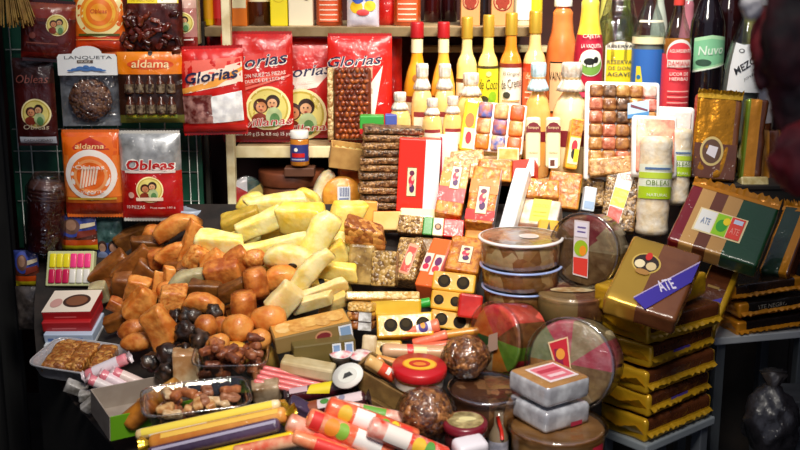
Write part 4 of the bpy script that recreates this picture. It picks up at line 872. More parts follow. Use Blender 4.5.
amb = [
 ('slice', 176, 227, 40, 15, 24, OR3, -.02, 'curved bright orange slice on top of the amber heap'),
 ('chunk', 190, 243, 40, 13, 62, OR, -.03, 'upright orange slice leaning on the yellow wedge'),
 ('wedge', 157, 236, 26, 16, -10, OR, .0, 'orange wedge under the curved bright slice'),
 ('chunk', 148, 246, 28, 18, 5, BR2, .0, 'dark brown chunk behind the orange wedge'),
 ('chunk', 140, 236, 42, 20, 30, BR2, .04, 'dark glossy brown slab right below the red hanging bag'),
 ('chunk', 134, 263, 44, 18, 36, BR, -.02, 'big curved brown slab in the amber heap'),
 ('chunk', 112, 270, 40, 22, 26, BR, -.02, 'flat brown slab beside the coloured candy box'),
 ('slice', 176, 252, 36, 12, 20, OR, -.03, 'thin orange slice lying under the upright one'),
 ('chunk', 161, 258, 22, 16, 10, OR2, -.01, 'reddish-orange chunk in the shade of the thin slice'),
 ('chunk', 197, 258, 22, 22, 40, GRAIN, -.05, 'grainy cut orange chunk facing out'),
 ('wedge', 188, 281, 36, 18, 24, TANF, -.09, 'greyish tan wedge among the orange pieces'),
 ('chunk', 138, 287, 22, 20, -8, OR3, -.05, 'orange cube in front of the big curved brown slab'),
 ('chunk', 159, 284, 24, 11, 84, OR3, -.05, 'narrow orange stick standing on end'),
 ('chunk', 170, 280, 26, 11, 78, OR, -.05, 'second narrow orange stick standing beside the first'),
 ('chunk', 140, 306, 30, 24, 36, OR, -.07, 'tilted orange cube above the rounded pieces'),
 ('ball', 170, 291, 26, 18, -10, OR, -.06, 'rounded orange piece below the two standing sticks'),
 ('chunk', 171, 305, 34, 24, 74, GRAIN, -.09, 'long grainy orange piece at the middle of the amber heap'),
 ('chunk', 160, 328, 40, 28, -70, OR, -.12, 'big rough amber lump at the foot of the heap'),
 ('ball', 133, 330, 28, 20, 20, OR2, -.09, 'rounded amber piece next to the big rough lump'),
 ('ball', 138, 342, 32, 18, 10, OR, -.10, 'rounded amber piece in front of its twin, above the pink roll'),
 ('chunk', 119, 306, 20, 14, -20, OR2, -.04, 'small orange chunk beside the red boxes'),
 ('chunk', 116, 322, 22, 16, 10, BR, -.04, 'small brown chunk beside the red boxes, below the orange one'),
 ('slice', 205, 305, 36, 16, -18, OR, -.09, 'oval glossy amber slice above the prunes'),
 ('chunk', 225, 274, 34, 26, 10, OR2, -.04, 'reddish amber block under the yellow wedge'),
 ('ball', 206, 326, 20, 22, 20, OR2, -.10, 'egg-shaped amber piece beside the prunes'),
 ('ball', 222, 326, 18, 18, 0, OR2, -.08, 'small round amber piece behind the clear tub'),
 ('ball', 238, 328, 28, 26, 0, OR3, -.10, 'bright orange candied ball behind the clear tub'),
 ('ball', 268, 319, 34, 26, 10, OR3, -.10, 'biggest bright orange candied ball beside the husk-picture carton'),
 ('ball', 218, 344, 24, 18, 30, OR3, -.13, 'orange ball half sunk behind the rim of the clear tub'),
 ('stub', 256, 283, 26, 22, 96, OR2, -.12, 'cut amber cylinder standing in the middle of the heap'),
 ('stub', 244, 306, 26, 24, 92, OR2, -.11, 'square-cut amber stub above the bright orange balls'),
 ('wedge', 280, 279, 32, 22, 20, OR3, -.11, 'orange slice beside the half-round pale slice'),
 ('ball', 254, 259, 22, 18, 10, GRAIN, -.09, 'round cut orange disc on the border of the yellow heap'),
 ('chunk', 238, 261, 22, 22, 40, OR2, -.07, 'orange chunk beside the round cut disc'),
 ('chunk', 214, 262, 24, 22, 30, OR, -.05, 'orange chunk beneath the yellow wedge, next to the grainy one'),
 ('ball', 260, 340, 22, 20, 20, OR3, -.09, 'orange ball under the biggest bright one'),
 ('chunk', 205, 290, 30, 20, 0, BR2, -.04, 'dark amber block beneath the tan wedge'),
 ('chunk', 232, 291, 28, 18, 20, BR2, -.06, 'dark amber block behind the square-cut stub'),
 ('chunk', 98, 292, 20, 20, 10, TANF, -.03, 'grey-tan piece peeping out beside the red boxes')]
for k, cx, cy, L, W, a, m, dy, lb in amb:
    fruit('candied_fruit', lb, k, cx, cy, L, W, a, m, Y=yd(cy+W*.4, cx)+dy, group='amber candied fruit heap', th=.75)
random.seed(11)
for cx, cy in ((150, 262), (128, 286), (150, 300), (178, 268), (196, 276), (120, 292), (214, 278), (150, 318), (264, 300), (230, 318), (150, 272), (240, 275)):
    fruit('candied_fruit', 'amber candied chunk buried deep in the heap, showing only between the pieces above it', 'chunk', cx, cy, 30, 24, random.uniform(-40, 40), BR, Y=yd(cy+8, cx)+.05, group='buried amber chunks')
for i, (cx, cy, d, lb) in enumerate(((190, 316, 22, 'black prune under the oval amber slice'), (186, 332, 24, 'black prune beside the big rough lump'), (200, 342, 24, 'shiny black prune behind the clear tub'), (168, 356, 26, 'black prune below the big rough lump'), (152, 362, 22, 'black prune beside the pink roll'), (184, 352, 20, 'small prune next to the tan wrapped block'), (166, 372, 22, 'lowest black prune, above the cardboard tray'), (176, 318, 18, 'small prune behind the long grainy piece'), (214, 312, 18, 'small prune above the egg-shaped piece'))):
    fruit('prune', lb, 'ball', cx, cy, d, d*.85, i*40, PRU if i % 2 else mat('14100e', .35, coat=.5, var='4a3426', scale=60, bump=.8, bscale=70), Y=yd(cy+8, cx)-.10, group='prunes in the amber heap', cat='prune')

settle([o for o in ALL if o.name.startswith(('candied_fruit', 'prune'))])
# ================================================================ things behind the heaps
q0 = mpp(292, 180, 3.34)
t = T('wooden_drum', 'brown wooden drum box in the dark space under the lower board', 'drum box')
t.add('drum', lathe([(.096, 0), (.098, .01), (.098, .065), (.096, .068)], mat('5a2c18', .5, var='7a4426', scale=20, bump=.3), 32)); t.add('lid', lathe([(.101, .068), (.103, .072), (.103, .108), (.1, .112)], mat('7a4024', .5, var='5e2e1a', scale=16, bump=.3), 32), label='lighter brown lid')
z_dr = at(290, 196, 3.34).z; t.done(Matrix.Translation((at(291, 180, 3.34).x, 3.36, z_dr-.03)))
boxc('display_block', 'dark block under the wooden drum box', 'block', 291, 213, 3.36, 74, 60, 24, mat('2a201a', .8))
t = T('caramel_jar', 'small caramel jar with a white lid and blue label before the lower board', 'jar'); q = mpp(300, 147, 3.26); r = 9.5*q; h = 35*q
t.add('jar', lathe([(r*.92, 0), (r, .004), (r, h*.72), (r*.85, h*.8)], mat('c07828', .15, coat=1), 24)); t.add('lid', lathe([(r*.95, h*.78), (r*.97, h*.8), (r*.97, h*.98), (r*.9, h)], mat('eceae4', .4), 24))
t.faces['f'] = Face(lambda s, u, o: ((r+o)*math.sin(s/r), -(r+o)*math.cos(s/r), u), 2*r, h, False)
t.dec('f', [('r', -.1, .14, 1.1, .62, K('28347a')), ('r', .1, .26, .8, .38, KRED), ('d', .35, .48, .1, None, WHITE), ('r', .1, .18, .8, .22, K('a8b0d0'))])
jt = t.done(Matrix.Translation(at(300, 165, 3.26)))
boxc('display_block', 'small wooden ledge block carrying the caramel jar', 'block', 300, 171, 3.27, 30, 18, 9, mat('5a3420', .6))
t = tub('sweets_tin', 'round clear tin of green and red sweets behind the yellow heap', 247, 192, 3.28, 32, 12, mat('4a6a38', .4, coat=.6), rx=80, rz=14, sectors=[mat('3a7a3c', .4, coat=.6), mat('c8b060', .4, coat=.6), mat('284a38', .4, coat=.6), mat('e8e4e0', .4, coat=.6), mat('c81c20', .4, coat=.6), mat('d8342c', .4, coat=.6)])
t = T('lidded_jar', 'glass jar with a pale blue-grey lid half buried behind the amber heap', 'jar'); q = mpp(190, 220, 3.2); r = 14*q
t.add('jar', lathe([(r*.9, 0), (r*.95, .004), (r*.95, .05), (r*.85, .055)], mat('3a4038', .2, coat=1), 24)); t.add('lid', lathe([(r, .05), (r*1.05, .053), (r*1.05, .066), (r*.98, .070), (r*.9, .068), (.001, .068)], mat('a8b4c4', .35, coat=.4), 28))
zj = at(191, 209, 3.10); t.done(Matrix.Translation((zj.x, zj.y, zj.z-.068)))
t = T('wafer_pack', 'orange round wafer pack with a barcode sticker, behind the yellow heap', 'wafer pack'); q = mpp(342, 195, 3.2); r = 20*q
t.add('wafer_body', lathe([(r*.8, 0), (r, .006), (r, .03), (r*.9, .036), (.001, .037)], mat('d88828', .4, coat=.8, var='f0a83c', scale=40, bump=.4, cw=.5), 32)); t.faces['top'] = Face(lambda s, u, o: (s, -r+u, .0375+o), 2*r, 2*r)
t.dec('top', [('r', .38, .3, .7, .74, K('e8ecf0')), ('r', .42, .34, .66, .46, K('7888b0'))]+[('r', .44+.04*i, .5, .46+.04*i, .72, K('4a5a90')) for i in range(6)], pn='barcode_sticker')
t.done(ctr(342, 196, 3.2, .037, 82, 0, 6))
fruit('rind_slice', 'cream rind slice standing against the orange wafer pack', 'wedge', 325, 192, 44, 20, 76, fm('f4e8c8', 'e8d49c'), Y=3.22, cat='candied fruit')
t = T('sweet_box', 'open cardboard box of wrapped sweets on the lower board beside the almond bag', 'box'); q = mpp(347, 158, 3.2); w = 36*q; h = 22*q
cb = mat('c89a58', .6, var='b8884a', scale=30)
for pn, M, s in (('side', Matrix.Translation((0, -.03, 0)), (w, .004, h)), ('side', Matrix.Translation((0, .03, 0)), (w, .004, h)), ('end', Matrix.Translation((-w/2, 0, 0)), (.004, .06, h)), ('end', Matrix.Translation((w/2, 0, 0)), (.004, .06, h)), ('base', Matrix.Translation((0, 0, 0)), (w, .06, .004))):
    t.add(pn, rbox(*s, cb, .001, M=M))
for i in range(4): t.add('sweet', rbox(.026, .05, .016, mat('e8c868', .4, coat=.8, var='c8d8a0', scale=60, cw=.6), .005, 2, M=Matrix.Translation((-w*.33+i*w*.22, 0, h*.55)) @ rot(0, 20, 8*i), smooth=True))
t.done(Matrix.Translation(at(347, 166, 3.2)) @ rot(10, 8, 6))
boxc('orange_sweet', 'orange jelly sweet packet behind the stack of nut slabs', 'sweet', 352, 176, 3.26, 26, 20, 14, mat('b85418', .3, coat=.8, var='d87424', scale=30), rz=10)

# stack of dark nut slabs
SL = [mat(c, .4, coat=.5, var=v, scale=130, kind='nut', bump=1, cw=.5) for c, v in (('5a3a20', 'a87c4c'), ('3e2818', '8a6440'), ('6a4424', 'b88a54'))]
for i in range(11):
    yb = 207-i*7.6; cx = 388+[0, 3, -2, 2, -1, 3, 0, 4, 1, 3, 5][i]; wp = [58, 60, 56, 60, 57, 60, 56, 58, 54, 56, 60][i]
    q = mpp(cx, yb, 3.10); bm = rboxbm(wp*q, .075, 6.6*q, .005, 2); bmesh.ops.subdivide_edges(bm, edges=[e for e in bm.edges if e.calc_length() > .03], cuts=6, use_grid_fill=True); lumpy(bm, .0025, 60, i)
    t = T('nut_slab', ('nut and seed slab at the bottom of the dark stack beside the red box' if i == 0 else 'topmost nut and seed slab of the dark stack' if i == 10 else 'nut and seed slab, number %s from the bottom of the dark stack beside the red box' % ['', 'two', 'three', 'four', 'five', 'six', 'seven', 'eight', 'nine', 'ten'][i]), 'nut bar', 'stacked nut slabs')
    t.add('slab', MB().bm(bm, SL[i % 3], True)); b = at(cx, 207, 3.10); b.z += i*7.6*q
    t.done(Matrix.Translation(b) @ rot(0, [1, -1, 2, -2, 0, 1, -1, 1, -1, 2, 3][i], [2, -3, 4, 0, 3, -2, 2, 4, -3, 3, 5][i]))
boxc('display_block', 'hidden block raising the dark stack of nut slabs', 'block', 390, 217, 3.12, 56, 30, 17, mat('3a2a20', .8))
boxc('small_carton', 'green-topped little carton behind the stack of nut slabs', 'carton', 372, 124, 3.19, 24, 16, 18, K('38a038'), dec={'front': [('r', 0, 0, 1, .3, KRED)]})
boxc('small_carton', 'small blue carton squeezed behind the nut slabs', 'carton', 391, 122, 3.2, 12, 12, 16, K('4858a8'))

# ================================================================ packets in the middle
SHR = mat('a85408', .45, coat=.6, var='e09430', scale=60, bump=.9, bscale=90, cw=.5); SHRW = mat('a06420', .45, coat=.6, var='dca868', scale=90, bump=.8, bscale=120, cw=.5)
AMBJ = mat('e08a28', .35, coat=.8, cw=.5); PNK = mat('e03c3c', .35, coat=.8, cw=.4); REDJ = mat('d81c14', .35, coat=.8, cw=.4); YLJ = mat('e0a020', .35, coat=.8, cw=.4); CRM = mat('f4e0b0', .4, coat=.7, cw=.4)
SILS = mat('d8dce0', .3, coat=1, var='b8b0b8', scale=40, cw=.8); SEED = mat('7a5424', .4, coat=.6, var='c8a060', scale=140, kind='nut', bump=1, cw=.5); SEEDD = mat('5a3c20', .4, coat=.7, var='b08850', scale=130, kind='nut', bump=1, cw=.5)
FIG = [('d', .5, .78, .16, .07, K('3a2050')), ('d', .5, .5, .2, .2, K('c82848')), ('d', .5, .3, .16, .12, K('401848')), ('d', .5, .62, .12, .1, K('f0c8a0'))]
def sticker(u0, v0, u1, v1, c=CREAM):   # upright figure sticker as on the fruit packets
    W = u1-u0; V = v1-v0
    return [('r', u0, v0, u1, v1, K('8a5030')), ('r', u0+W*.06, v0+V*.03, u1-W*.06, v1-V*.03, c)]+[('d', u0+W*.5+W*du, v0+V*vv, W*ru, V*rv, m) for du, vv, ru, rv, m in ((0, .80, .26, .09, K('6a2848')), (-.02, .55, .3, .17, K('c82c48')), (.05, .28, .26, .14, K('502058')), (.1, .62, .14, .08, K('f0c0a0')), (-.1, .4, .12, .06, K('e87890')))]
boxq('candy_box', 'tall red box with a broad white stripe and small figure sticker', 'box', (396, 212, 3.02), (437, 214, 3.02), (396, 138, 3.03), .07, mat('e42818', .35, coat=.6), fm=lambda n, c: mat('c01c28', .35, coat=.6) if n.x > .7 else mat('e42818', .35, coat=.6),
    dec={'front': [('r', .64, 0, 1, 1, K('f4f0f4'))]+sticker(.22, .22, .46, .62)})
boxq('candy_box', 'white box behind the tall red one', 'box', (440, 208, 3.1), (457, 208, 3.1), (440, 137, 3.1), .06, mat('f0eaea', .4, coat=.6), dec={'front': [('r', 0, 0, .1, 1, K('b82040'))]})
def stripes(*a): return [('r', 0, v0, 1, v1, m) for v0, v1, m in a]
boxq('fruit_paste_pack', 'leaning striped fruit paste pack next to the tall red box', 'fruit paste', (434, 212, 2.90), (461, 216, None), (445, 157, 3.02), .05, SHR, r=.006, dec={'front': stripes((.22, .48, PNK), (.48, .74, AMBJ), (.74, 1, SHRW))+sticker(.36, .44, .74, .86)})
boxq('fruit_paste_pack', 'leaning striped fruit paste pack in the middle, before the white slab', 'fruit paste', (464, 221, 2.84), (493, 224, None), (474, 165, 2.97), .06, SHR, r=.006, fm=lambda n, c: SILS if n.x > .7 else SHR, dec={'front': stripes((.04, .22, REDJ), (.50, .76, mat('f08038', .35, coat=.8, cw=.4)))+sticker(.30, .14, .72, .64)})
boxq('fruit_paste_pack', 'shredded amber pack standing behind the two leaning striped packs', 'fruit paste', (452, 180, 3.06), (486, 178, 3.06), (458, 150, 3.1), .05, SHRW, r=.006)
boxq('fruit_paste_pack', 'shredded golden pack top between leaning striped pack and white slab', 'fruit paste', (478, 180, 3.03), (512, 182, 3.03), (482, 158, 3.06), .05, SHR, r=.006)
boxq('nougat_slab', 'white nougat slab leaning beside the striped packs', 'nougat', (497, 231, 2.80), (512, 232, None), (515, 167, 2.94), .035, mat('e4e8f0', .35, coat=.8, var='f4f4f8', scale=20, cw=.5), r=.006)
boxq('candy_box', 'red and white cornered box behind the nougat slab', 'box', (512, 178, 3.02), (534, 176, 3.0), (514, 160, 3.05), .05, K('e83828'), dec={'front': [('g', [(.5, 0), (1, 0), (1, 1), (.8, 1)], K('f4f0f0'))]})
boxq('coconut_pack', 'clear pack of shredded coconut stacked upper, beside the nougat slab', 'coconut sweet', (526, 195, 2.90), (560, 198, 2.90), (530, 177, 2.94), .07, mat('d89840', .4, coat=.8, var='f8e0a0', scale=50, bump=1, bscale=60, cw=.7), r=.006, fm=lambda n, c: SILS if n.x > .7 else SHR)
boxq('coconut_pack', 'clear pack with a yellow label under the shredded coconut one', 'coconut sweet', (514, 222, 2.86), (556, 226, None), (520, 197, 2.92), .07, mat('d8b890', .4, coat=1, var='e8d8d0', scale=30, cw=.8), r=.006, dec={'front': [('r', .34, .1, .78, .98, K('f4e850')), ('t', 'COCO', .56, .72, .34, .12, K('c8a020')), ('r', .40, .3, .72, .34, K('e0b830')), ('r', .40, .45, .72, .49, K('e0b830'))]})
boxq('fruit_paste_box', 'amber box with a dark dot on its side behind the coconut packs', 'fruit paste', (545, 206, 2.98), (578, 210, 2.96), (550, 170, 3.02), .05, YLJ, r=.006, fm=lambda n, c: mat('d8a028', .4, coat=.7, cw=.4) if n.x > .7 else SHR, dec={'right': [('d', .5, .3, .26, None, K('3a3a20'))]})
boxq('fruit_paste_box', 'amber pack leaning with a figure label beside the tray of squares', 'fruit paste', (565, 168, 3.06), (577, 170, 3.06), (570, 117, 3.1), .045, mat('e8b030', .35, coat=.8, cw=.4), r=.005, dec={'front': [('r', .05, .66, .95, .97, SHR), ('r', .08, .1, .92, .62, CREAM), ('d', .5, .45, .24, .12, K('d82838')), ('d', .5, .3, .2, .1, K('2a2018')), ('r', .55, .15, .9, .4, YEL)]})
boxq('wax_candle_box', 'short yellow block with a dark mark in front of the coconut packs', 'sweet', (538, 238, 2.80), (559, 240, 2.80), (538, 218, 2.83), .05, mat('e8b020', .35, coat=.7, var='d89818', scale=20), r=.006, dec={'front': [('g', [(.3, .05), (.65, .05), (.5, .9)], K('3a3018'))]})
# tray of bright fruit bars behind
def fbars():
    M, w, h = frame3((472, 150, 3.11), (522, 155, 3.09), (480, 101, 3.15), .025); t = T('fruit_bar_tray', 'white-divided tray of orange and violet fruit bars standing before the bottles', 'tray')
    t.add('tray', rbox(w, .02, h, mat('f0ece4', .4, coat=.5), .004))
    cs = ['d88018', '4a58a0', 'e05828', 'a85420', '3a4890', 'd87020', '5a64a8', 'a86838', 'd84c20']
    for i in range(3):
        for j in range(3): t.add('fruit_bar', rbox(w*.285, .016, h*.315, mat(cs[(i+j*3) % 9], .35, coat=.7, var='e8b070' if (i+j) % 2 else 'c06018', scale=45, cw=.8), .006, 2, M=Matrix.Translation((w*(-.32+.32*i), -.012, h*(.03+.32*j))), smooth=True))
    t.done(M)
fbars()
boxq('label_tube_pack', 'yellow paper tube pack with a figure label beside the fruit bar tray', 'sweet', (459, 150, 3.12), (474, 152, 3.12), (462, 98, 3.15), .035, mat('f4dc30', .4, coat=.6), r=.008, dec={'front': [('r', .15, .05, .9, .45, CREAM), ('d', .5, .26, .2, .12, K('c82838')), ('d', .45, .6, .3, .14, K('d87838'))]})
boxq('small_carton', 'tiny orange-pictured card in front of the fruit bar tray', 'carton', (497, 160, 3.06), (519, 161, 3.06), (498, 147, 3.07), .01, CREAM, dec={'front': [('r', .08, .1, .92, .9, mat('f0a040', .4, var='f8c070', scale=60))]})
for cx, lb in ((533, 'arched cream label pack before the orange bottle'), (553, 'arched cream label pack before the big cream bottle')):
    boxq('arched_label_pack', lb, 'sweet', (cx-7.5, 168, 3.06), (cx+7.5, 168, 3.06), (cx-7, 117, 3.08), .02, mat('f4e8b8', .4, coat=.6), r=.007, dec={'front': [('g', [(.02, .70), (.98, .70), (.98, .80), (.75, .88), (.5, .9), (.25, .88), (.02, .80)], K('7a2028')), ('t', 'Rompope', .5, .79, .7, .07, K('f0d8a0')), ('t', 'VAINILLA', .5, .30, .6, .035, K('8a7a40')), ('r', .2, .0, .8, .2, WHITE), ('r', .3, .04, .6, .16, K('6a3a28'))]})
# tray of brown cut squares
def squares():
    M, w, h = frame3((586, 178, 3.03), (657, 180, 3.02), (590, 82, 3.11), .03); t = T('candy_tray', 'white foam tray of brown nut squares in clear film, standing upright', 'tray')
    t.add('foam_tray', rbox(w*1.06, .02, h*1.04, mat('f4f2ee', .45, coat=.3), .018, 3, M=Matrix.Translation((0, .002, -h*.02)), smooth=True))
    for j in range(7):
        for i in range(5):
            c = [('a87030', 'd0a460'), ('985c28', 'c89050'), ('a85030', 'd88868'), ('7a4420', 'b07840'), ('4a2e1a', '886040')][(i+(j//2)) % 5]
            if i == 4 and j >= 5: c = [('d86858', 'f0a090'), ('e8b0a0', 'f4d8cc')][j-5]
            t.add('nut_square', rbox(w*.192, .02, h*.130, mat(c[0], .4, coat=.9, var=c[1], scale=70, bump=.8, cw=.7), .007, 2, M=Matrix.Translation((w*(-.38+.19*i), -.014, h*(.025+.137*j))), smooth=True))
    t.faces['front'] = Face(lambda s, u, o: (s, -.026-o, u), w, h)
    t.dec('front', [('g', [(.56, .62), (.86, .66), (.86, .82), (.56, .78)], K('b8d0e8')), ('g', [(.56, .62), (.86, .66), (.86, .70), (.56, .66)], K('4888c0')), ('g', [(.6, .74), (.84, .70), (.84, .72), (.6, .77)], K('703848'))])
    t.done(M)
squares()
def traypink(label, bl, br, tl, c, v):
    M, w, h = frame3(bl, br, tl, .03); t = T('candy_tray', label, 'tray')
    t.add('foam_tray', rbox(w, .024, h, mat('f4eeec', .45, coat=.3), .014, 3, smooth=True))
    t.add('sweet_filling', rbox(w*.84, .01, h*.86, mat(c, .4, coat=.9, var=v, scale=26, cw=.9, bump=.5), .006, 2, M=Matrix.Translation((0, -.014, h*.07)), smooth=True)); t.done(M)
traypink('white foam tray of pink and orange sweets behind the wafer roll packs', (632, 176, 2.95), (678, 178, 2.95), (637, 114, 3.01), 'f08070', 'f8d0a8')
traypink('white foam tray of pale sweets behind the pink one', (650, 170, 3.08), (691, 172, 3.06), (652, 106, 3.1), 'f4d8d0', 'f8ece4')
def wroll(label, x0, y0, x1, y1, Y, lean):
    q = mpp((x0+x1)/2, (y0+y1)/2, Y); r = (x1-x0)/2*q; h = (y1-y0)*q; t = T('wafer_roll_pack', label, 'wafer roll')
    t.add('roll', lathe([(r*.6, 0), (r, .008)]+[(r*(1+.03*math.sin(i*2.1)), h*i/14) for i in range(1, 14)]+[(r*.95, h*.98), (r*.5, h)], mat('f0d8b0', .4, coat=1, var='f8ecd8', scale=40, bump=.6, cw=.8), 24))
    t.faces['front'] = Face(lambda s, u, o: ((r*1.04+o)*math.sin(s/r), -(r*1.04+o)*math.cos(s/r), u), 2*r, h, False)
    t.dec('front', [('r', -.15, .38, 1.15, .72, K('f0f4e0')), ('r', -.15, .38, 1.15, .50, K('b8d820')), ('r', -.15, .58, 1.15, .64, K('c8e040')), ('t', 'OBLEAS', .5, .54, .7, .05, K('688818')), ('t', 'NATURAL', .5, .42, .6, .03, K('f4f8e0')), ('r', .1, .67, .9, .69, K('5878a8'))])
    t.done(ctr((x0+x1)/2, (y0+y1)/2, Y, h, lean, 2, 0))
wroll('clear roll of round cream wafers with a green label, the front one', 638, 136, 670, 236, 2.93, -8)
wroll('clear roll of round cream wafers half hidden behind the front one', 664, 128, 690, 205, 3.01, -8)
boxq('seed_bar_pack', 'dark seed bar pack with a tilted yellow and red label, beside the wafer rolls', 'seed bar', (600, 228, 2.94), (634, 232, 2.92), (607, 160, 3.02), .05, SEEDD, r=.006, dec={'front': [('g', [(.12, .1), (.52, .06), (.86, .9), (.36, .94)], K('f4eee0')), ('g', [(.14, .12), (.52, .08), (.6, .3), (.2, .34)], K('d84838')), ('g', [(.2, .36), (.62, .32), (.72, .58), (.29, .62)], K('f0d838')), ('t', 'NUEZ', .56, .78, .34, .09, K('c87878'))]})
boxq('seed_bar_pack', 'dark seed bar pack behind, next to the amber dotted box', 'seed bar', (588, 206, 3.0), (606, 206, 3.0), (592, 168, 3.05), .04, SEEDD, r=.006)
boxq('small_carton', 'little pale blue carton between amber dotted box and upright round tub', 'carton', (582, 210, 2.95), (594, 212, 2.95), (586, 186, 2.97), .03, K('d8e4f0'), dec={'front': [('r', .1, .1, .9, .4, K('a8c0e0'))]})
boxq('coconut_pack', 'tan shredded pack lying before the tray of brown squares', 'coconut sweet', (590, 176, 3.0), (640, 172, 2.99), (592, 158, 3.02), .035, SHRW, r=.006)
# lower middle packets
def mixbar():
    M, w, h = frame3((397, 232, 2.88), (463, 238, 2.86), (397, 214, 2.9), .05); t = T('mixed_sweet_bar', 'long bar in sections of nuts, green, cream and red below the tall red box', 'sweet bar')
    x = -.5
    for f, m, pn in ((.38, SEED, 'nut_section'), (.15, mat('3a9038', .35, coat=.7), 'green_section'), (.16, mat('f4ecc0', .35, coat=.7), 'cream_section'), (.31, mat('d02420', .35, coat=.8, cw=.4), 'red_section')):
        t.add(pn, rbox(w*f, .05, h, m, .003, M=Matrix.Translation((w*(x+f/2), 0, 0)))); x += f
    t.faces['front'] = Face(lambda s, u, o: (s, -.025-o, u), w, h); t.dec('front', [('d', .61, .5, .055, None, K('5a3018')), ('d', .61, .5, .03, None, K('c89060'))]); t.done(M)
mixbar()
boxq('fruit_paste_box', 'pale cream slab lying behind the long sectioned bar', 'fruit paste', (400, 216, 2.94), (446, 218, 2.94), (400, 207, 2.97), .08, CRM, r=.005)
boxq('fruit_paste_box', 'pale orange slab beside the nut stack under the red box', 'fruit paste', (372, 230, 2.95), (400, 230, 2.93), (374, 211, 2.97), .05, mat('f0b868', .35, coat=.7, var='f4c880', scale=20), r=.004, dec={'top': [('r', 0, 0, 1, 1, K('e85838'))]})
boxq('stick_pack', 'upright tan stick pack beside the pointed yellow wedge', 'sweet', (362, 226, 2.97), (376, 227, 2.97), (367, 201, 2.98), .03, mat('f0b048', .4, coat=.6, var='e09030', scale=30), r=.004, fm=lambda n, c: CRM if n.x > .7 else mat('f0b048', .4, coat=.6, var='e09030', scale=30))
def nutpack(label, bl, br, tl, th, m=None, dec=None, name='nut_pack'):
    boxq(name, label, 'nut sweet', bl, br, tl, th, m or SEED, r=.006, dec={'front': dec} if dec else None)
NUTM = mat('8a4a1c', .35, coat=.9, var='d89a4c', scale=75, kind='nut', bump=1, cw=.7, var2='b06a2c')
fruit('nut_cluster', 'lump of caramel nuts in film on top of the tall clear pack', 'chunk', 366, 233, 44, 26, -8, NUTM, Y=2.80, cat='nut sweet', th=.9)
boxq('brittle_bag', 'tall clear bag of golden seed brittle beside the yellow heap', 'brittle', (346, 284, 2.74), (372, 286, 2.73), (345, 243, 2.77), .06, mat('6a5020', .3, coat=.5, var='a88848', scale=24, cw=1), r=.008, fm=lambda n, c: mat('6a4c20', .3, coat=.5, var='b89858', scale=26, cw=1))
nutpack('seed brittle pack with film folds standing next to the tall clear bag', (370, 286, 2.72), (395, 287, 2.71), (372, 250, 2.75), .06, mat('6a4a1c', .3, coat=.5, var='b89454', scale=100, kind='nut', bump=1, cw=1))
nutpack('leaning seed pack with a slanted label under the long sectioned bar', (390, 278, 2.76), (414, 280, 2.74), (398, 236, 2.84), .06, SEED, [('g', [(.30, .15), (.72, .1), (.92, .8), (.5, .86)], K('d89878')), ('g', [(.34, .2), (.68, .16), (.84, .74), (.52, .78)], K('c84838')), ('d', .6, .48, .14, .16, K('f0c8a0'))])
nutpack('brown film pack wedged between the leaning seed pack and the long sectioned bar', (412, 252, 2.85), (434, 254, 2.84), (416, 236, 2.88), .04, mat('7a5a34', .35, coat=.9, var='a08058', scale=30, cw=.8))
boxq('fruit_paste_pack', 'coral and pink pack with two slanted stickers, leaning in the middle', 'fruit paste', (414, 284, 2.70), (434, 287, 2.68), (434, 237, 2.82), .06, mat('f06828', .35, coat=.8, cw=.5), r=.005, fm=lambda n, c: mat('f08078', .35, coat=.7, var='f4a098', scale=20) if n.x > .6 else mat('f06828', .35, coat=.8, cw=.5),
    dec={'front': [('r', -.0, .28, .42, .66, K('f0d0c0')), ('d', .2, .52, .15, .08, K('7a3060')), ('d', .22, .38, .15, .06, K('c82848')), ('r', .52, .22, .98, .64, K('f0d0c0')), ('d', .75, .5, .17, .09, K('6a2860')), ('d', .75, .34, .17, .07, K('d83848'))]})
boxq('fruit_paste_pack', 'amber shredded pack with a figure sticker beside the stacked tubs', 'fruit paste', (444, 268, 2.72), (478, 273, 2.70), (453, 234, 2.80), .05, SHR, r=.006, dec={'front': sticker(.34, .22, .72, .72)})
boxq('fruit_paste_box', 'orange jelly block behind the amber shredded pack', 'fruit paste', (464, 238, 2.86), (490, 241, 2.84), (466, 222, 2.88), .04, mat('f0a038', .35, coat=.7, var='f4b858', scale=20), r=.005)
boxq('fruit_paste_box', 'flat coral slab lying behind the stacked tubs', 'fruit paste', (488, 240, 2.84), (532, 241, 2.84), (489, 230, 2.88), .06, mat('f08868', .35, coat=.7, var='f4a888', scale=20), r=.004)
DOT = mat('241c10', .7, spec=.2); DOT2 = mat('3a2e18', .7, spec=.2)
def dotbox(label, bl, br, tl, th, us, c='dca028', top=None):
    boxq('quince_box', label, 'fruit paste', bl, br, tl, th, mat(c, .35, coat=.7, var='f0b838', scale=16, cw=.3), r=.005, dec={'front': [('d', u, .5, .15 if len(us) < 3 else .12, None, DOT) for u in us]+[('d', u, .54, .09 if len(us) < 3 else .07, None, DOT2) for u in us], **({'top': top} if top else {})})
dotbox('yellow box with dark dots, topmost of the three beside the stacked tubs', (431, 289, 2.66), (474, 294, 2.64), (433, 270, 2.68), .05, (.28, .72))
dotbox('yellow box with dark dots, middle of the three beside the red cube', (429, 308, 2.64), (462, 312, 2.62), (431, 289, 2.66), .05, (.26, .76))
dotbox('yellow box with dark dots, lowest of the three above the coral rolls', (428, 326, 2.60), (470, 333, 2.58), (429, 308, 2.62), .05, (.28, .72))
boxq('jelly_cube', 'deep red jelly cube in front of the yellow dotted boxes', 'jelly', (457, 317, 2.56), (481, 320, 2.56), (456, 292, 2.58), .045, mat('b81c18', .25, coat=1, var='d83428', scale=14, cw=.3), r=.006)
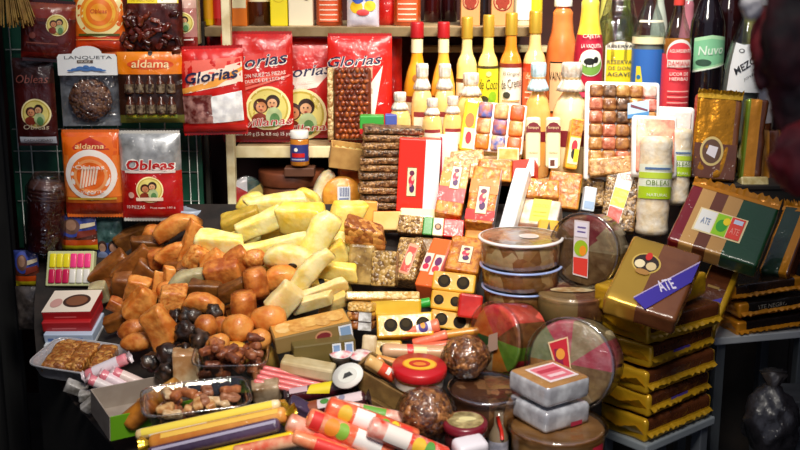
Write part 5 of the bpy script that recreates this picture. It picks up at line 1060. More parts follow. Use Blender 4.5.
roll('jelly_stick', 'small green jelly end beside the yellow dotted boxes', 425, 303, 2.62, 11, 10, 10, mat('2eaa3a', .3, coat=.8), ends='round')
# seed bar block and yellow boxes in front of it
for i, (yb, lb) in enumerate(((306, 'lower dark nut slab with clear-wrapped ends beside the plain yellow box'), (297, 'middle dark nut slab with clear-wrapped ends'), (288, 'top seed-covered slab of the short stack'))):
    boxq('nut_slab', lb, 'nut bar', (345+i, yb+23, 2.48), (371, yb+25, 2.47), (345+i, yb+14, 2.485), .11, NUTM if i < 2 else mat('d8a040', .4, coat=.6, var='f0cc88', scale=120, kind='nut', bump=1), r=.005, dec={'front': [('r', .5, 0, 1, 1, mat('a8a49c', .3, coat=1, var='e8e8e8', scale=60, cw=1))]} if i < 2 else None)
boxq('seed_slab', 'long golden seed slab lying across the top behind the yellow boxes', 'nut bar', (346, 299, 2.52), (420, 299, 2.54), (347, 291, 2.53), .13, mat('d8a850', .4, coat=.6, var='f4dca0', scale=130, kind='nut', bump=1), r=.004)
boxq('quince_box', 'plain yellow fruit paste box in front of the seed slab', 'fruit paste', (370, 316, 2.53), (421, 317, 2.53), (371, 298, 2.54), .05, mat('e0c038', .35, coat=.7, var='d8b028', scale=14, cw=.3), r=.005)
dotbox('amber box with three dark dots and a faded top picture, before the plain yellow one', (377, 338, 2.46), (434, 335, 2.46), (377, 314, 2.49), .05, (.25, .52, .82), c='e0a830', top=[('r', .3, .2, .8, .9, K('f0b8a0')), ('r', .36, .34, .74, .5, K('c87858'))])
dotbox('olive yellow box at the bottom under the three-dot box', (374, 358, 2.44), (402, 358, 2.44), (375, 340, 2.46), .05, (.35,), c='a08828')
boxq('cream_block', 'cream wrapped block next to the nut slabs above the little tubs', 'sweet', (361, 355, 2.44), (376, 356, 2.44), (361, 334, 2.46), .04, mat('d8c098', .4, coat=.8, var='c0a070', scale=30, cw=.6), r=.006)
CORAL = mat('f07050', .4, coat=.7, var='f48a68', scale=20, cw=.3)
roll('jelly_roll', 'coral candy roll with a white wrapper label on top of the others', 420, 329, 2.48, 40, 13, 14, CORAL, dec=[('r', .42, -.1, .8, 1.1, K('f4e8f0')), ('d', .6, .55, .12, .3, K('5a4a98')), ('d', .6, .65, .06, .18, K('f0a040'))])
roll('jelly_roll', 'coral candy roll lying below the labelled one', 430, 339, 2.47, 36, 10, 16, CORAL)
roll('jelly_roll', 'short coral candy roll in front, touching the tan roll', 437, 346, 2.45, 34, 9, 8, mat('e86848', .4, coat=.7))
roll('jelly_roll', 'amber candy roll behind the coral ones', 461, 333, 2.5, 38, 9, 8, mat('e09838', .4, coat=.7, var='d08828', scale=30))
roll('milk_candy_roll', 'long tan milk candy roll with a red and yellow band', 418, 352, 2.42, 72, 15, -2, mat('d8a880', .45, coat=.5, var='c89468', scale=14), dec=[('g', [(.36, .2), (.46, .2), (.42, 1), (.34, 1)], K('d83028')), ('r', .44, .35, .62, .75, K('f0d898'))], flat=1)
# ================================================================ round tubs
SM = lambda c, v: mat(c, .4, coat=.7, var=v, scale=36, bump=.7, bscale=50, cw=.5)
COOK = mat('a06c38', .4, coat=.5, var='e0b880', scale=38, bump=.8, kind='nut', var2='b8844a'); DKC = mat('4a2a18', .4, coat=.5, var='b88452', scale=42, bump=.8, kind='nut', var2='784a2a')
BLID = film('b8c8f4', .5, .1, .08); BRIM = mat('9aaee0', .3, coat=.6); WRIM = mat('f4f0f0', .35, coat=.6)
def stacked(label, cx, cyb, Y, wp, hp, content, lift, **k):
    q = mpp(cx, cyb, Y); p = at(cx, cyb, Y); t = tub('sweets_tub', label, cx, cyb, Y, wp, hp, content, **k)
    t.root.matrix_world = Matrix.Translation((p.x, p.y, p.z+lift*q)); return t
stacked('round tub of cookies with a milky clear lid, topmost of the three stacked', 519, 303, 2.64, 82, 27, mat('a87040', .4, coat=.5, var='e8c898', scale=34, bump=.8, kind='nut', var2='c89058'), 42, lid=film('f8ecec', 1.6, .2, .2), rim=WRIM, dec=[('d', .6, .5, .12, None, mat('f8f4f0', .3, coat=.6)), ('d', .6, .5, .1, None, mat('e8d8d8', .3, coat=.6))])  # pale discs on the lid are a highlight put into the colour
stacked('round tub with a pale blue rim, middle of the three stacked', 520, 303, 2.64, 80, 21, COOK, 20, rim=BRIM)
stacked('round blue-rimmed tub at the bottom of the stack, mostly hidden', 521, 303, 2.64, 78, 19, COOK, 0, rim=BRIM)
tub('sweets_tub', 'big round clear tub standing on edge with a tall strip label of green and red', 590, 249, 2.62, 74, 34, mat('7a6448', .4, coat=.7, var='a08868', scale=30, bump=.5), rx=84, rz=-34, lid=film('e8e4dc', .5, .15, .06), dec=[('g', [(.38, .16), (.60, .14), (.56, .9), (.34, .9)], K('d8c8c8')), ('g', [(.39, .18), (.59, .16), (.58, .4), (.37, .4)], K('d83c30')), ('d', .47, .53, .10, .11, K('98b820')), ('d', .50, .50, .05, .07, K('e89020')), ('g', [(.37, .68), (.55, .68), (.54, .88), (.36, .88)], K('e0d8e4')), ('r', .40, .74, .52, .76, K('6a5a98')), ('r', .40, .80, .52, .82, K('6a5a98'))], rim=film('ffffff', 1, 0, .1),
    sectors=[SM('7a5a3c', 'a08460'), SM('8a6a4c', 'b09470'), SM('c0a88c', 'd8c8a8'), SM('a84a58', 'c07078'), SM('b87060', 'c89880'), SM('7a5c40', 'a07c58'), SM('6a4c34', '8a6a4c'), SM('9a7c58', 'b89c78')])
tub('sweets_tub', 'low round clear tub of brown sweets lying below the big upright one', 572, 303, 2.56, 74, 28, DKC, rx=0, sectors=[mat('9a6a48', .4, coat=.6, var='7a4a30', scale=30), mat('b08868', .4, coat=.6), mat('8a4a40', .4, coat=.6), mat('a88858', .4, coat=.6)], dec=[('d', .5, .5, .3, .12, mat('d8c8a0', .3, coat=.6, var='a88050', scale=50))])
MULTI = [mat(c, .35, coat=.8, var=v, scale=40, cw=.4) for c, v in (('e88428', 'f0a040'), ('6a9a30', '88b040'), ('7a4628', '9a6438'), ('d84838', 'f06050'), ('e03840', 'f05858'), ('e86a28', 'f08840'), ('3a7a3c', '2a5a30'), ('c8a878', 'e0c898'))]
tub('sweets_tub', 'clear tub of orange, green and red jellies standing on edge beside the nut ball', 509, 338, 2.47, 74, 46, MULTI[2], rx=82, rz=-52, sectors=MULTI, dec=[('g', [(.44, .30), (.62, .40), (.58, .62), (.42, .54)], K('b09080'))], fill=.9, side=[('r', .82, .3, 1.1, .9, K('d83840'))])
tub('sweets_tub', 'clear tub on edge with a red figure label behind the square silver packs', 576, 362, 2.33, 92, 42, COOK, rx=80, rz=-30, sectors=[SM('b89868', 'd0b890'), SM('8a6a48', 'b09060'), SM('d85868', 'e88890'), SM('b8a078', 'd0c098'), SM('e06070', 'f0a0a0'), SM('98a070', 'b0b488'), SM('c08848', 'a87040'), SM('a88050', 'c8a070')], dec=[('g', [(.36, .42), (.56, .34), (.46, .80), (.24, .70)], K('e8c8a0')), ('g', [(.38, .44), (.54, .37), (.45, .78), (.26, .69)], K('c82838')), ('g', [(.36, .50), (.46, .44), (.40, .66), (.32, .64)], K('8a2048')), ('d', .40, .60, .05, .06, K('f0a040'))], rim=film('ffffff', 1.2, 0, .1))
tub('sweets_tub', 'round brown tub with a frosted lid under the film-wrapped nut ball', 486, 405, 2.26, 76, 40, DKC, rx=4, lid=film('e4e4ec', .6, .4, .12), sectors=[DKC, mat('8a5a34', .4, coat=.7, var='c89858', scale=30), DKC, mat('704830', .4, coat=.7)], rim=film('f0f0f4', 1.6, 0, .1))
tub('sweets_tub', 'wide round tub of caramel sweets under the square silver packs', 557, 440, 2.17, 98, 36, mat('a87844', .4, coat=.8, var='c89860', scale=16, bump=.4), rx=0, lid=film('e8e4dc', .5, .2, .08), side=[('r', .82, .2, 1.0, .75, K('c82840')), ('r', .55, .35, .62, .75, K('d8c8b8'))], rim=film('f4e8d8', 1.2, 0, .1))
# square silver film packs
SQ = mat('dcdfe6', .25, metal=.15, coat=1, var='a8a8b0', scale=26, cw=1)
boxc('square_pack', 'square sweet pack in silvery film with a pink label, upper of two', 'square sweet', 549, 383, 2.20, 59, 59, 23, SQ, rx=2, rz=35, r=.012, seg=4, smooth=True, fm=lambda n, c: mat('b88850', .3, coat=1, var='a87844', scale=20, cw=.8) if n.z > .8 else SQ, dec={'top': [('g', [(.2, .15), (.85, .15), (.85, .8), (.2, .8)], K('f4e4e8')), ('g', [(.26, .22), (.8, .22), (.8, .74), (.26, .74)], K('e87888')), ('g', [(.3, .5), (.76, .5), (.76, .62), (.3, .62)], K('c83850')), ('r', .34, .3, .7, .4, K('f8d0d8'))]})
boxc('square_pack', 'square sweet pack in silvery film, lower of two on the caramel tub', 'square sweet', 549, 408, 2.20, 59, 59, 23, SQ, rx=2, rz=33, r=.012, seg=4, smooth=True, dec={'front': [('r', .55, .1, .8, .3, K('b02848'))]})
# film wrapped nut balls
def nutball(label, cx, cy, w_, h_, Y):
    q = mpp(cx, cy, Y); t = T('nut_ball', label, 'nut sweet'); bm = bmesh.new(); bmesh.ops.create_icosphere(bm, subdivisions=4, radius=.5)
    for v in bm.verts: v.co = Vector((v.co.x*w_*q, v.co.y*w_*q, v.co.z*h_*q))
    lumpy(bm, .006, 45, cx); t.add('nuts', MB().bm(bm, mat('6a3c20', .4, coat=.4, var='b87c48', scale=110, kind='nut', bump=1, cw=.8), True))
    bm = bmesh.new(); bmesh.ops.create_icosphere(bm, subdivisions=4, radius=.53)
    for v in bm.verts: v.co = Vector((v.co.x*w_*q, v.co.y*w_*q, v.co.z*h_*q))
    lumpy(bm, .009, 40, cx+3); t.add('film_wrap', MB().bm(bm, film('f8f4f0', .5, 1, .1, 45), True), label='glossy clear film')
    t.done(Matrix.Translation(at(cx, cy, Y)))
nutball('film-wrapped nut ball sitting on the frosted lid beside the jelly tub', 466, 357, 46, 42, 2.32)
nutball('bigger film-wrapped nut ball beside the red-lidded jar', 426, 414, 56, 52, 2.16)
# red lidded jar
t = T('candy_jar', 'clear jar with a red lid and yellow oval emblem above the nut ball', 'jar'); q = mpp(422, 380, 2.26); r = 27*q
t.add('jar', lathe([(r*.8, -.022), (r*.88, -.016), (r*.9, .0), (r*.9, .012)], mat('c88a3c', .15, coat=1, var='e0b060', scale=40), 28, cap=False)); t.add('label', lathe([(r*.905, -.012), (r*.915, .004)], K('e0d8c8'), 28, cap=False))
t.add('lid', lathe([(r, .012), (r*1.02, .014), (r*1.02, .028), (r*.96, .033), (.001, .0335)], mat('c41820', .35, coat=.7), 32)); t.faces['top'] = Face(lambda s, u, o: (s, -r+u, .0335+o), 2*r, 2*r)
t.dec('top', [('d', .5, .5, .32, .26, K('e89020')), ('d', .5, .5, .29, .23, K('f4c030')), ('d', .5, .5, .2, .15, K('c83018')), ('d', .5, .48, .12, .07, K('e88830'))], pn='lid_emblem')
t.done(ctr(419, 378, 2.26, .0, 6, 2, 0))
# little items near the bottom edge
t = T('candy_jar', 'small jar with a dark red rimmed lid at the bottom edge beside the white-topped tub', 'jar'); q = mpp(466, 432, 2.12); r = 22*q
t.add('jar', lathe([(r*.85, -.05), (r*.92, -.045), (r*.92, .0)], mat('4a1c20', .15, coat=1), 28)); t.add('lid', lathe([(r, .0), (r*1.03, .003), (r*1.03, .014), (r*.95, .018), (.001, .018)], mat('7a1828', .3, coat=.7), 28)); t.faces['top'] = Face(lambda s, u, o: (s, -r+u, .0182+o), 2*r, 2*r)
t.dec('top', [('d', .5, .5, .42, .42, mat('b8a878', .3, coat=.8, var='7a6a40', scale=60)), ('d', .55, .55, .2, .1, K('e8dca0')), ('d', .4, .42, .12, .08, K('d8c890'))], pn='lid_emblem'); t.done(ctr(465, 428, 2.12, 0, 4, 0, 0))
boxc('white_tub', 'white plastic pack at the bottom edge before the small dark red jar', 'tub', 470, 449, 2.06, 34, 24, 22, mat('ece6ee', .35, coat=.7), rx=10, ry=-4, rz=20, r=.012, seg=4, smooth=True, dec={'front': [('r', .0, .2, .12, .5, KRED)]})
t = T('small_bottle', 'tiny glass bottle with a red ribbon between the tubs', 'bottle'); q = mpp(498, 425, 2.16); r = 10*q; h = 50*q
t.add('glass', lathe([(r*.9, 0), (r, .004), (r, h*.5), (r*.5, h*.72), (r*.45, h)], mat('8a7860', .12, coat=1, var='5a4838', scale=20), 20)); t.add('ribbon', tubepath([(-.004, -r*.6, h*.95), (0, -r*.8, h*.8), (.004, -r*.9, h*.68), (.006, -r*1.05, h*.5)], .004, mat('d82818', .4, coat=.5), 8), label='red ribbon')
t.add('label', lathe([(r*1.03, h*.1), (r*1.03, h*.42)], mat('b8b4c0', .5, var='8a8a98', scale=60), 20, cap=False)); t.done(Matrix.Translation(at(498, 458, 2.17)))
# ================================================================ front left
GREY = mat('8a8078', .6, var='7a7068', scale=20)
def tray(name, label, M, w, d, h, m, cat='tray', fillf=None, rimm=None, flare=1.15, wallm=None):
    t = T(name, label, cat); mb = MB(); n = 40
    def ring(k, z):
        out = []
        for i in range(n):
            a = 2*math.pi*i/n; c, s_ = math.cos(a), math.sin(a); e = .35
            out.append((math.copysign(abs(c)**e, c)*w/2*k, math.copysign(abs(s_)**e, s_)*d/2*k, z))
        return out
    rings = [ring(.92/flare, 0), ring(.97/flare, .003), ring(.97, h), ring(1.06, h+.001), ring(1.06, h-.003), ring(1.0, h-.003), ring(1.0/flare, -.001)]
    vs = [p for r_ in rings for p in r_]; fs = [(k*n+i, k*n+(i+1) % n, (k+1)*n+(i+1) % n, (k+1)*n+i) for k in range(len(rings)-1) for i in range(n)]; fs.append(tuple(range(n)))
    t.add('shell', mb.add(vs, fs, m, True))
    if rimm: t.add('rim', tubepath([Vector(p)+Vector((0, 0, .001)) for p in ring(1.05, h)]+[Vector(ring(1.05, h)[0])], .0012, rimm, 6))
    if fillf: fillf(t, w, d, h)
    return t.done(M)
def bars(t, w, d, h):
    random.seed(3)
    for i, (x, y, a, L, W) in enumerate(((-.24, .0, 10, .5, .9), (.02, .05, 6, .4, .85), (.3, .08, 12, .36, .8))):
        bm = rboxbm(w*L*.62, d*W, h*.8, .008, 3); bmesh.ops.subdivide_edges(bm, edges=[e for e in bm.edges if e.calc_length() > .02], cuts=5, use_grid_fill=True); lumpy(bm, .004, 60, i)
        t.add('nut_bar', MB().bm(bm, mat('a86424', .4, coat=.9, var='d89c50', scale=110, kind='nut', bump=1, cw=.7, var2='8a4c1c'), True, Matrix.Translation((w*x, d*y, h*.35)) @ rot(0, 0, a)))
Y0 = yd(372, 78)-.03; q = mpp(78, 358, Y0)
tray('foil_tray', 'silver foil tray of golden nut bars at the dark end of the counter', ctr(80, 362, Y0, .035, 8, 3, -14), 80*q, 60*q, .035, mat('c4c4c8', .3, metal=.5, bump=.6, bscale=120), fillf=bars, rimm=mat('e4e4e8', .25, metal=.4))
# boxes at the left
M, w_, h_ = frame3((45, 286, 2.98), (92, 286, 2.96), (45, 251, 3.02), .02); t = T('coloured_candy_box', 'open box of yellow, pink, dark red and white sticks in a cream frame', 'candy box')
t.add('frame', rbox(w_, .02, h_, mat('c8cc98', .45, coat=.4), .003))
for j in range(2):
    for i in range(2):
        c = [['c81850', 'e8e4dc'], ['f0e020', 'f84088']][j][i]
        for k in range(3): t.add('candy_stick', rbox(w_*.135, .01, h_*.41, mat(c, .4, coat=.7, cw=.3), .004, 3, M=Matrix.Translation((w_*(-.37+.445*i+.148*k), -.010, h_*(.07+.445*j))), smooth=True))
t.done(M)
for i, (py, c, lb, d) in enumerate(((311, 'a81c20', 'red box with a cream lid and dark oval picture, topmost of the little pile', [('r', .25, .3, .7, .45, K('d86868'))]), (323, 'b02024', 'flat red box in the middle of the little pile, under the cream-lidded one', [('r', .2, .3, .7, .45, K('d86868'))]), (334, 'b8c8e0', 'pale blue lettered box below the two red boxes', [('r', .08, .3, .2, .6, K('5878b8')), ('r', .25, .35, .9, .5, K('6888c0')), ('r', .25, .6, .8, .7, K('6888c0'))]), (343, 'd8dce0', 'lowest white box of the little pile above the foil tray', []))):
    boxc('flat_box', lb, 'box', 73+[0, 0, 2, 2][i], py-[6, 7, 6, 5][i], 2.80-.01*i, 49, 42, [9, 11, 11, 9][i], mat(c, .4, coat=.5), rz=-3, ry=[-2, -2, -1, -1][i], rx=14, dec={'front': d, **({'top': [('r', .0, .0, 1, 1, K('e8dccc')), ('d', .6, .5, .28, .30, K('3a2018')), ('d', .6, .5, .22, .22, K('7a4a30')), ('d', .2, .4, .12, .2, K('c89890'))]} if i == 0 else {})} if d else None)
def proll(label, cx, cy, L, d, a, Y, band):
    roll('candy_roll', label, cx, cy, Y, L, d, a, mat('e87888', .35, coat=.9, var='f0a0a8', scale=30, cw=.6), dec=[('r', .2, -.1, .8, 1.1, band)], endm=mat('e8e0e4', .3, coat=1, var='c8b8c0', scale=40, cw=.8), rx=10)
proll('pink candy roll with a white paper band, lying on top of the others', 107, 367, 46, 12, 24, 2.46, K('f0e4ec'))
proll('white-banded roll, first under the top pink roll beside the clear sweets', 105, 386, 34, 11, -26, 2.42, K('e4d8d8'))
proll('pink roll lying second under the top one', 117, 382, 36, 11, -30, 2.43, K('f0d8e0'))
proll('pale roll lying third under the top one, next to the cardboard tray', 132, 380, 40, 11, -26, 2.44, K('ecd4cc'))
for i, (cx, cy, lb) in enumerate(((76, 388, 'clear wrapped sweet hanging over the counter edge by the rolls'), (88, 396, 'clear wrapped sweet below the first pale roll'), (92, 404, 'lowest clear wrapped sweet at the counter edge'), (78, 371, 'clear wrapped sweet under the corner of the foil tray'))):
    fruit('wrapped_sweet', lb, 'chunk', cx, cy, 22, 13, -20+30*i, mat('b8b4b0', .3, coat=1, var='7a746c', scale=40, cw=1), Y=yd(cy+6, cx)-.03, cat='sweet')
def block(name, label, cx, cy, Y, w_, d_, h_, m, **k): boxc(name, label, 'sweet', cx, cy, Y, w_, d_, h_, m, r=.006, **k)
# cardboard tray with a roll in it
q = mpp(140, 410, 2.30)
t = T('card_tray', 'open cardboard tray with a green side under the clear sweets box', 'tray'); w_, d_, h_ = 84*q, 60*q, 26*q
card = mat('a89c90', .6, var='9a8c80', scale=20); grn = mat('6aa81c', .45, coat=.4)
t.add('base', rbox(w_, d_, .003, card, 0)); t.add('side', rbox(.003, d_, h_, card, 0, M=Matrix.Translation((-w_/2, 0, 0)))); t.add('side', rbox(.003, d_, h_, card, 0, M=Matrix.Translation((w_/2, 0, 0)))); t.add('front_wall', rbox(w_, .003, h_, grn, 0, M=Matrix.Translation((0, -d_/2, 0)))); t.add('back_wall', rbox(w_, .003, h_, card, 0, M=Matrix.Translation((0, d_/2, 0))))
t.done(ctr(142, 406, 2.31, h_, 8, 0, 32))
roll('candy_roll', 'amber cut roll standing out of the green-sided cardboard tray', 141, 412, 2.24, 34, 22, 40, mat('c87c28', .4, coat=.8, var='8a4c1c', scale=24, cw=.7), ends='flat')
roll('candy_roll', 'second amber roll in the cardboard tray behind the first', 160, 396, 2.30, 44, 18, 32, mat('b87828', .4, coat=.8, var='d89c48', scale=24, cw=.7), ends='flat')
# clear clamshell of coconut sweets
def sweetsfill(cols, n, sd, sz, top=.75, lay=2):
    def f(t, w, d, h):
        random.seed(sd)
        for i in range(n):
            bm = rboxbm(sz*random.uniform(1.2, 2.0), sz*.9, sz*.75, sz*.25, 3); bmesh.ops.subdivide_edges(bm, edges=[e for e in bm.edges if e.calc_length() > sz*.6], cuts=3, use_grid_fill=True); lumpy(bm, sz*.14, 1.2/sz, sd+i)
            c, v = cols[i % len(cols)]
            t.add('sweet', MB().bm(bm, mat(c, .45, coat=.5, var=v, scale=70, bump=.8, bscale=90), True, Matrix.Translation((random.uniform(-.36, .36)*w, random.uniform(-.32, .32)*d, h*(.15+(top-.15)*(i/n)))) @ rot(random.uniform(-20, 20), random.uniform(-20, 20), random.uniform(0, 180))))
    return f
q = mpp(196, 412, 2.23)
tray('clear_sweets_box', 'rectangular clear plastic box of coconut and nut sweets in the middle of the front', ctr(197, 408, 2.22, 28*q, 12, -2, 14), 102*q, 52*q, 28*q, film('fbfaf6', .3, .15, .05), 'sweets box', sweetsfill([('b87840', 'e0b478'), ('8a5030', 'b88060'), ('c8a070', 'e8d0a8'), ('9a5430', 'c07848')], 34, 4, .024, .95), film('ffffff', .9, 0, .1))
q = mpp(218, 366, 2.34)
tray('clear_sweets_tub', 'round-cornered clear tub heaped with brown shredded candy beside the orange balls', ctr(232, 364, 2.36, 32*q, 8, 0, 4), 72*q, 58*q, 30*q, film('fbfaf6', .3, .1, .05), 'sweets tub', sweetsfill([('6a3420', 'a05a34'), ('8a4424', 'b8703c'), ('5a2c1c', '8a4c30'), ('7a4028', 'a86844')], 46, 9, .022, 1.25), film('ffffff', .9, 0, .1))
block('tan_block', 'tan film-wrapped block standing beside the clear tub of shredded candy', 186, 366, 2.38, 26, 24, 34, mat('b08050', .4, coat=.9, var='e0c8a0', scale=18, cw=.8), rz=10)
boxc('green_box_lid', 'bright green card lying under the clear tub', 'card', 252, 386, 2.36, 26, 24, 2, mat('78b828', .45, coat=.3), rx=8, rz=10)
# husk-picture carton on a taller one
HUSK = [('r', .02, .03, .98, .97, mat('d89c48', .45, coat=.5))]+[('d', .16+.17*i, .5+.06*(-1)**i, .11, .34, mat(c, .45, coat=.5, var=v, scale=50)) for i, (c, v) in enumerate((('e8b868', 'f4d494'), ('d08c3c', 'e8b060'), ('f0c878', 'e0a850'), ('c88838', 'e4b468'), ('ecc070', 'd89848')))]
boxc('husk_carton', 'brown carton with a corn-husk picture on its lid, lying on top of a taller carton', 'carton', 311, 331, 2.42, 78, 38, 17, mat('8a7040', .45, coat=.5), rx=4, ry=-9, rz=14, dec={'top': HUSK, 'front': [('d', .62, .5, .11, .34, mat('c89068', .45)), ('d', .62, .5, .09, .22, K('7a2028')), ('r', .82, .12, .99, .9, K('e8ecf4')), ('r', .84, .2, .97, .8, K('88a8d0'))]})
boxc('husk_carton', 'darker upright carton with two blue barcode labels, beneath the husk-picture one', 'carton', 322, 348, 2.39, 62, 36, 24, mat('6a5a2c', .45, coat=.5), rx=2, ry=-3, rz=14, dec={'front': [('r', .62, .12, .76, .92, K('e4ecf4')), ('r', .64, .2, .74, .84, K('80a0cc')), ('r', .82, .12, .96, .92, K('e4ecf4')), ('r', .84, .2, .94, .84, K('80a0cc'))]})
boxc('soap_bar', 'pale film-wrapped beige bar lying in front of the barcode carton', 'sweet bar', 308, 368, 2.32, 54, 20, 14, mat('c0a878', .35, coat=.9, var='d8c8a0', scale=16, cw=.6), rx=6, ry=8, rz=-8, r=.006)
for i in range(4):
    roll('candy_stick', ['pink candy stick lying hindmost of the four side by side', 'pink candy stick, second of the four from behind', 'pink candy stick, third of the four from behind', 'pink candy stick lying foremost of the four'][i], 296-i*3, 375+i*4.5, 2.31-.016*i, 68, 6, -13, mat('e06868', .45, coat=.6, var='f09090', scale=24, cw=.3), group='pink candy sticks')
block('brown_block', 'small brown wrapped block at the end of the pink sticks', 262, 379, 2.33, 20, 18, 16, mat('b06a3c', .4, coat=.8, var='d89868', scale=24, cw=.7), rz=15)
fruit('wrapped_lump', 'pale lump in crinkled film beside the pink sticks', 'chunk', 266, 392, 30, 24, 10, mat('8a6a48', .3, coat=1, var='c8b090', scale=30, cw=1), Y=2.26, cat='sweet')
def dbar(label, cx, cy, L, d, a, Y, band):
    roll('fruit_bar', label, cx, cy, Y, L, d, a, mat('48141c', .25, coat=1, var='38101a', scale=20, cw=.6), dec=band, ends='round', endm=mat('3a2a2c', .25, coat=1, cw=.8))
dbar('dark red fruit bar with a yellow band lying behind its white-labelled twin', 322, 391, 66, 16, 10, 2.25, [('g', [(.28, .5), (.62, .35), (.7, 1.0), (.36, 1.0)], K('e8d020')), ('r', .02, .6, .3, .9, K('c8a8b0'))])
dbar('dark red fruit bar with a long white label and copper end', 336, 405, 62, 17, 12, 2.20, [('r', .2, .5, .95, 1.0, K('dcc8cc')), ('r', .03, .1, .22, 1.0, K('8a4020')), ('d', .34, .78, .07, .14, K('488838')), ('d', .5, .78, .05, .14, K('c04038')), ('d', .63, .78, .05, .14, K('8888a0'))])
M, w_, h_ = frame3((334, 385, 2.24), (360, 377, 2.24), (341, 366, 2.27), .004); t = T('oval_tag', 'white oval paper tag with a dark figure lying above the dark red bars', 'tag')
t.add('tag', lathe([(h_*.75, 0), (h_*.75, .003)], mat('f0eee8', .45, coat=.4), 32, M=Matrix.Scale(1.15, 4, (1, 0, 0)) @ rot(90) )); 
t.faces['front'] = Face(lambda s, u, o: (s, -.003-o, u-h_*.75), h_*1.5, h_*1.5); t.dec('front', [('d', .5, .5, .36, .3, mat('d8d8d0', .5)), ('g', [(.3, .4), (.7, .45), (.6, .62), (.4, .6)], K('303030'))])
t.done(Matrix.Translation(at(348, 376, 2.23)) @ rot(-50, -18, 0))
for i, (cx, cy, lb) in enumerate(((341, 356, 'little white paper cup sweet with red print beside the barcode carton'), (361, 358, 'little silver paper cup sweet with a red top'))):
    q = mpp(cx, cy, 2.36); r = 12*q; t = T('paper_cup_sweet', lb, 'sweet'); t.add('cup', lathe([(r*.7, 0), (r*.98, 9*q), (r, 9.3*q)], mat('e8e8ec', .4, coat=.5, var='a8a8b8' if i else 'f4f4f4', scale=80), 24, ruffle=.03, nr=12)); t.add('top', lathe([(r*.95, 9.2*q), (r*.6, 11*q), (.001, 11.4*q)], mat('f0e8e4', .4, coat=.6, var='d87078', scale=50), 24, cap=False)); t.done(ctr(cx, cy, 2.36, 11*q, 10, 0, 0))
# wooden crate
t = T('wooden_crate', 'small tan wooden crate in front of the milk candy roll', 'crate'); q = mpp(386, 392, 2.27); w_, d_, h_ = 62*q, 40*q, 46*q
wd = mat('8a6a38', .6, var='6a4e28', scale=24, bump=.3)
for z in (.04, .54): t.add('front_board', rbox(w_, .006, h_*.42, wd, .001, M=Matrix.Translation((0, -d_/2, h_*z)))); t.add('back_board', rbox(w_, .006, h_*.42, wd, .001, M=Matrix.Translation((0, d_/2, h_*z))))
for sg in (-1, 1): t.add('side_board', rbox(.006, d_, h_*.94, wd, .001, M=Matrix.Translation((sg*w_/2, 0, 0))))
t.add('base', rbox(w_, d_, .005, wd, .001)); t.done(ctr(383, 391, 2.28, h_, 4, 24, -20))
roll('milk_candy_roll', 'cream candy roll with a red band lying in the little crate', 385, 371, 2.27, 44, 13, -34, mat('e0b068', .4, coat=.7, var='ecc888', scale=20, cw=.4), dec=[('r', .35, -.1, .75, 1.1, K('e04828')), ('r', .5, .4, .6, .8, WHITE)])
roll('milk_candy_roll', 'plain caramel roll behind the red-banded one in the crate', 393, 363, 2.33, 36, 10, -14, mat('d88c3c', .4, coat=.7, var='e8a858', scale=20))
roll('milk_candy_roll', 'pale roll end between paper cups and the tan candy roll', 372, 367, 2.33, 26, 10, -30, mat('e8c890', .4, coat=.7, var='d8a860', scale=20))
# long film packs at the very front
def lpack(label, cx, cy, L, d, a, Y, m, dec=None, endm=None, rx=12): roll('film_pack', label, cx, cy, Y, L, d, a, m, dec=dec, endm=endm, rx=rx, ends='round', pn='film_tube')
GOLDF = mat('d8a828', .25, metal=.7, coat=.6, bump=.5, bscale=60); YF_ = mat('f4d020', .3, coat=1, cw=.6); PUR = mat('3a2a44', .25, coat=1, var='584460', scale=16, cw=.7)
lpack('long yellow and clear film pack lying hindmost of the front packs', 208, 420, 150, 12, 13, 2.11, mat('e8b040', .3, coat=1, var='f4e8c0', scale=14, cw=.8), [('r', .05, .5, .95, .95, K('f4dc50')), ('r', .1, .2, .5, .5, K('f8f0d8'))])
lpack('long orange-brown film pack with gold ends, beside the purple one', 218, 429, 142, 17, 13, 2.08, mat('c87424', .3, coat=1, var='e8a048', scale=14, cw=.8), [('r', .1, .7, .95, .95, K('f0c050')), ('r', .2, .2, .9, .35, K('a85818'))], GOLDF)
lpack('long dark purple film pack lying across the front', 214, 440, 138, 16, 14, 2.06, PUR, [('r', .05, .7, .98, .85, K('a8a0b8'))])
lpack('yellow-edged film pack at the lowest edge of the picture, below the purple one', 236, 449, 120, 10, 14, 2.04, YF_, [('r', .1, .1, .9, .4, K('e88020'))])
lpack('short red and cream film pack at the bottom edge beside the yellow-edged one', 268, 446, 70, 14, 12, 2.03, mat('e05838', .3, coat=1, var='f0b890', scale=30, cw=.8))
fruit('wrapper_twist', 'gold twisted foil wrapper end lying beside the pale lump', 'chunk', 283, 412, 28, 18, -50, GOLDF, Y=2.17, cat='wrapper')
fruit('wrapper_twist', 'dark purple twisted wrapper end beside the gold one', 'chunk', 300, 408, 26, 16, -30, PUR, Y=2.19, cat='wrapper')
FC = [('r', .3, .2, .5, .95, K('f4f0ec')), ('d', .62, .6, .06, .3, K('78b030')), ('d', .72, .65, .05, .3, K('f0d030')), ('r', .8, .1, .9, .9, K('e83828')), ('d', .2, .55, .07, .3, K('e8b830'))]
def ffpack(label, cx, cy, L, d, a, Y, c, v, dec): lpack(label, cx, cy, L, d, a, Y, mat(c, .3, coat=1, var=v, scale=34, cw=1), dec)
ffpack('bright film pack with a green patch, hindmost of the colourful front packs', 366, 412, 78, 15, -12, 2.15, 'e87858', 'f4d8c8', [('r', .45, .3, .75, .95, K('68a838')), ('r', .1, .5, .4, .9, K('f4e8e4'))])
ffpack('colourful red, yellow and white film pack in the middle of the front edge', 372, 423, 98, 22, -22, 2.09, 'e85030', 'f08858', FC)
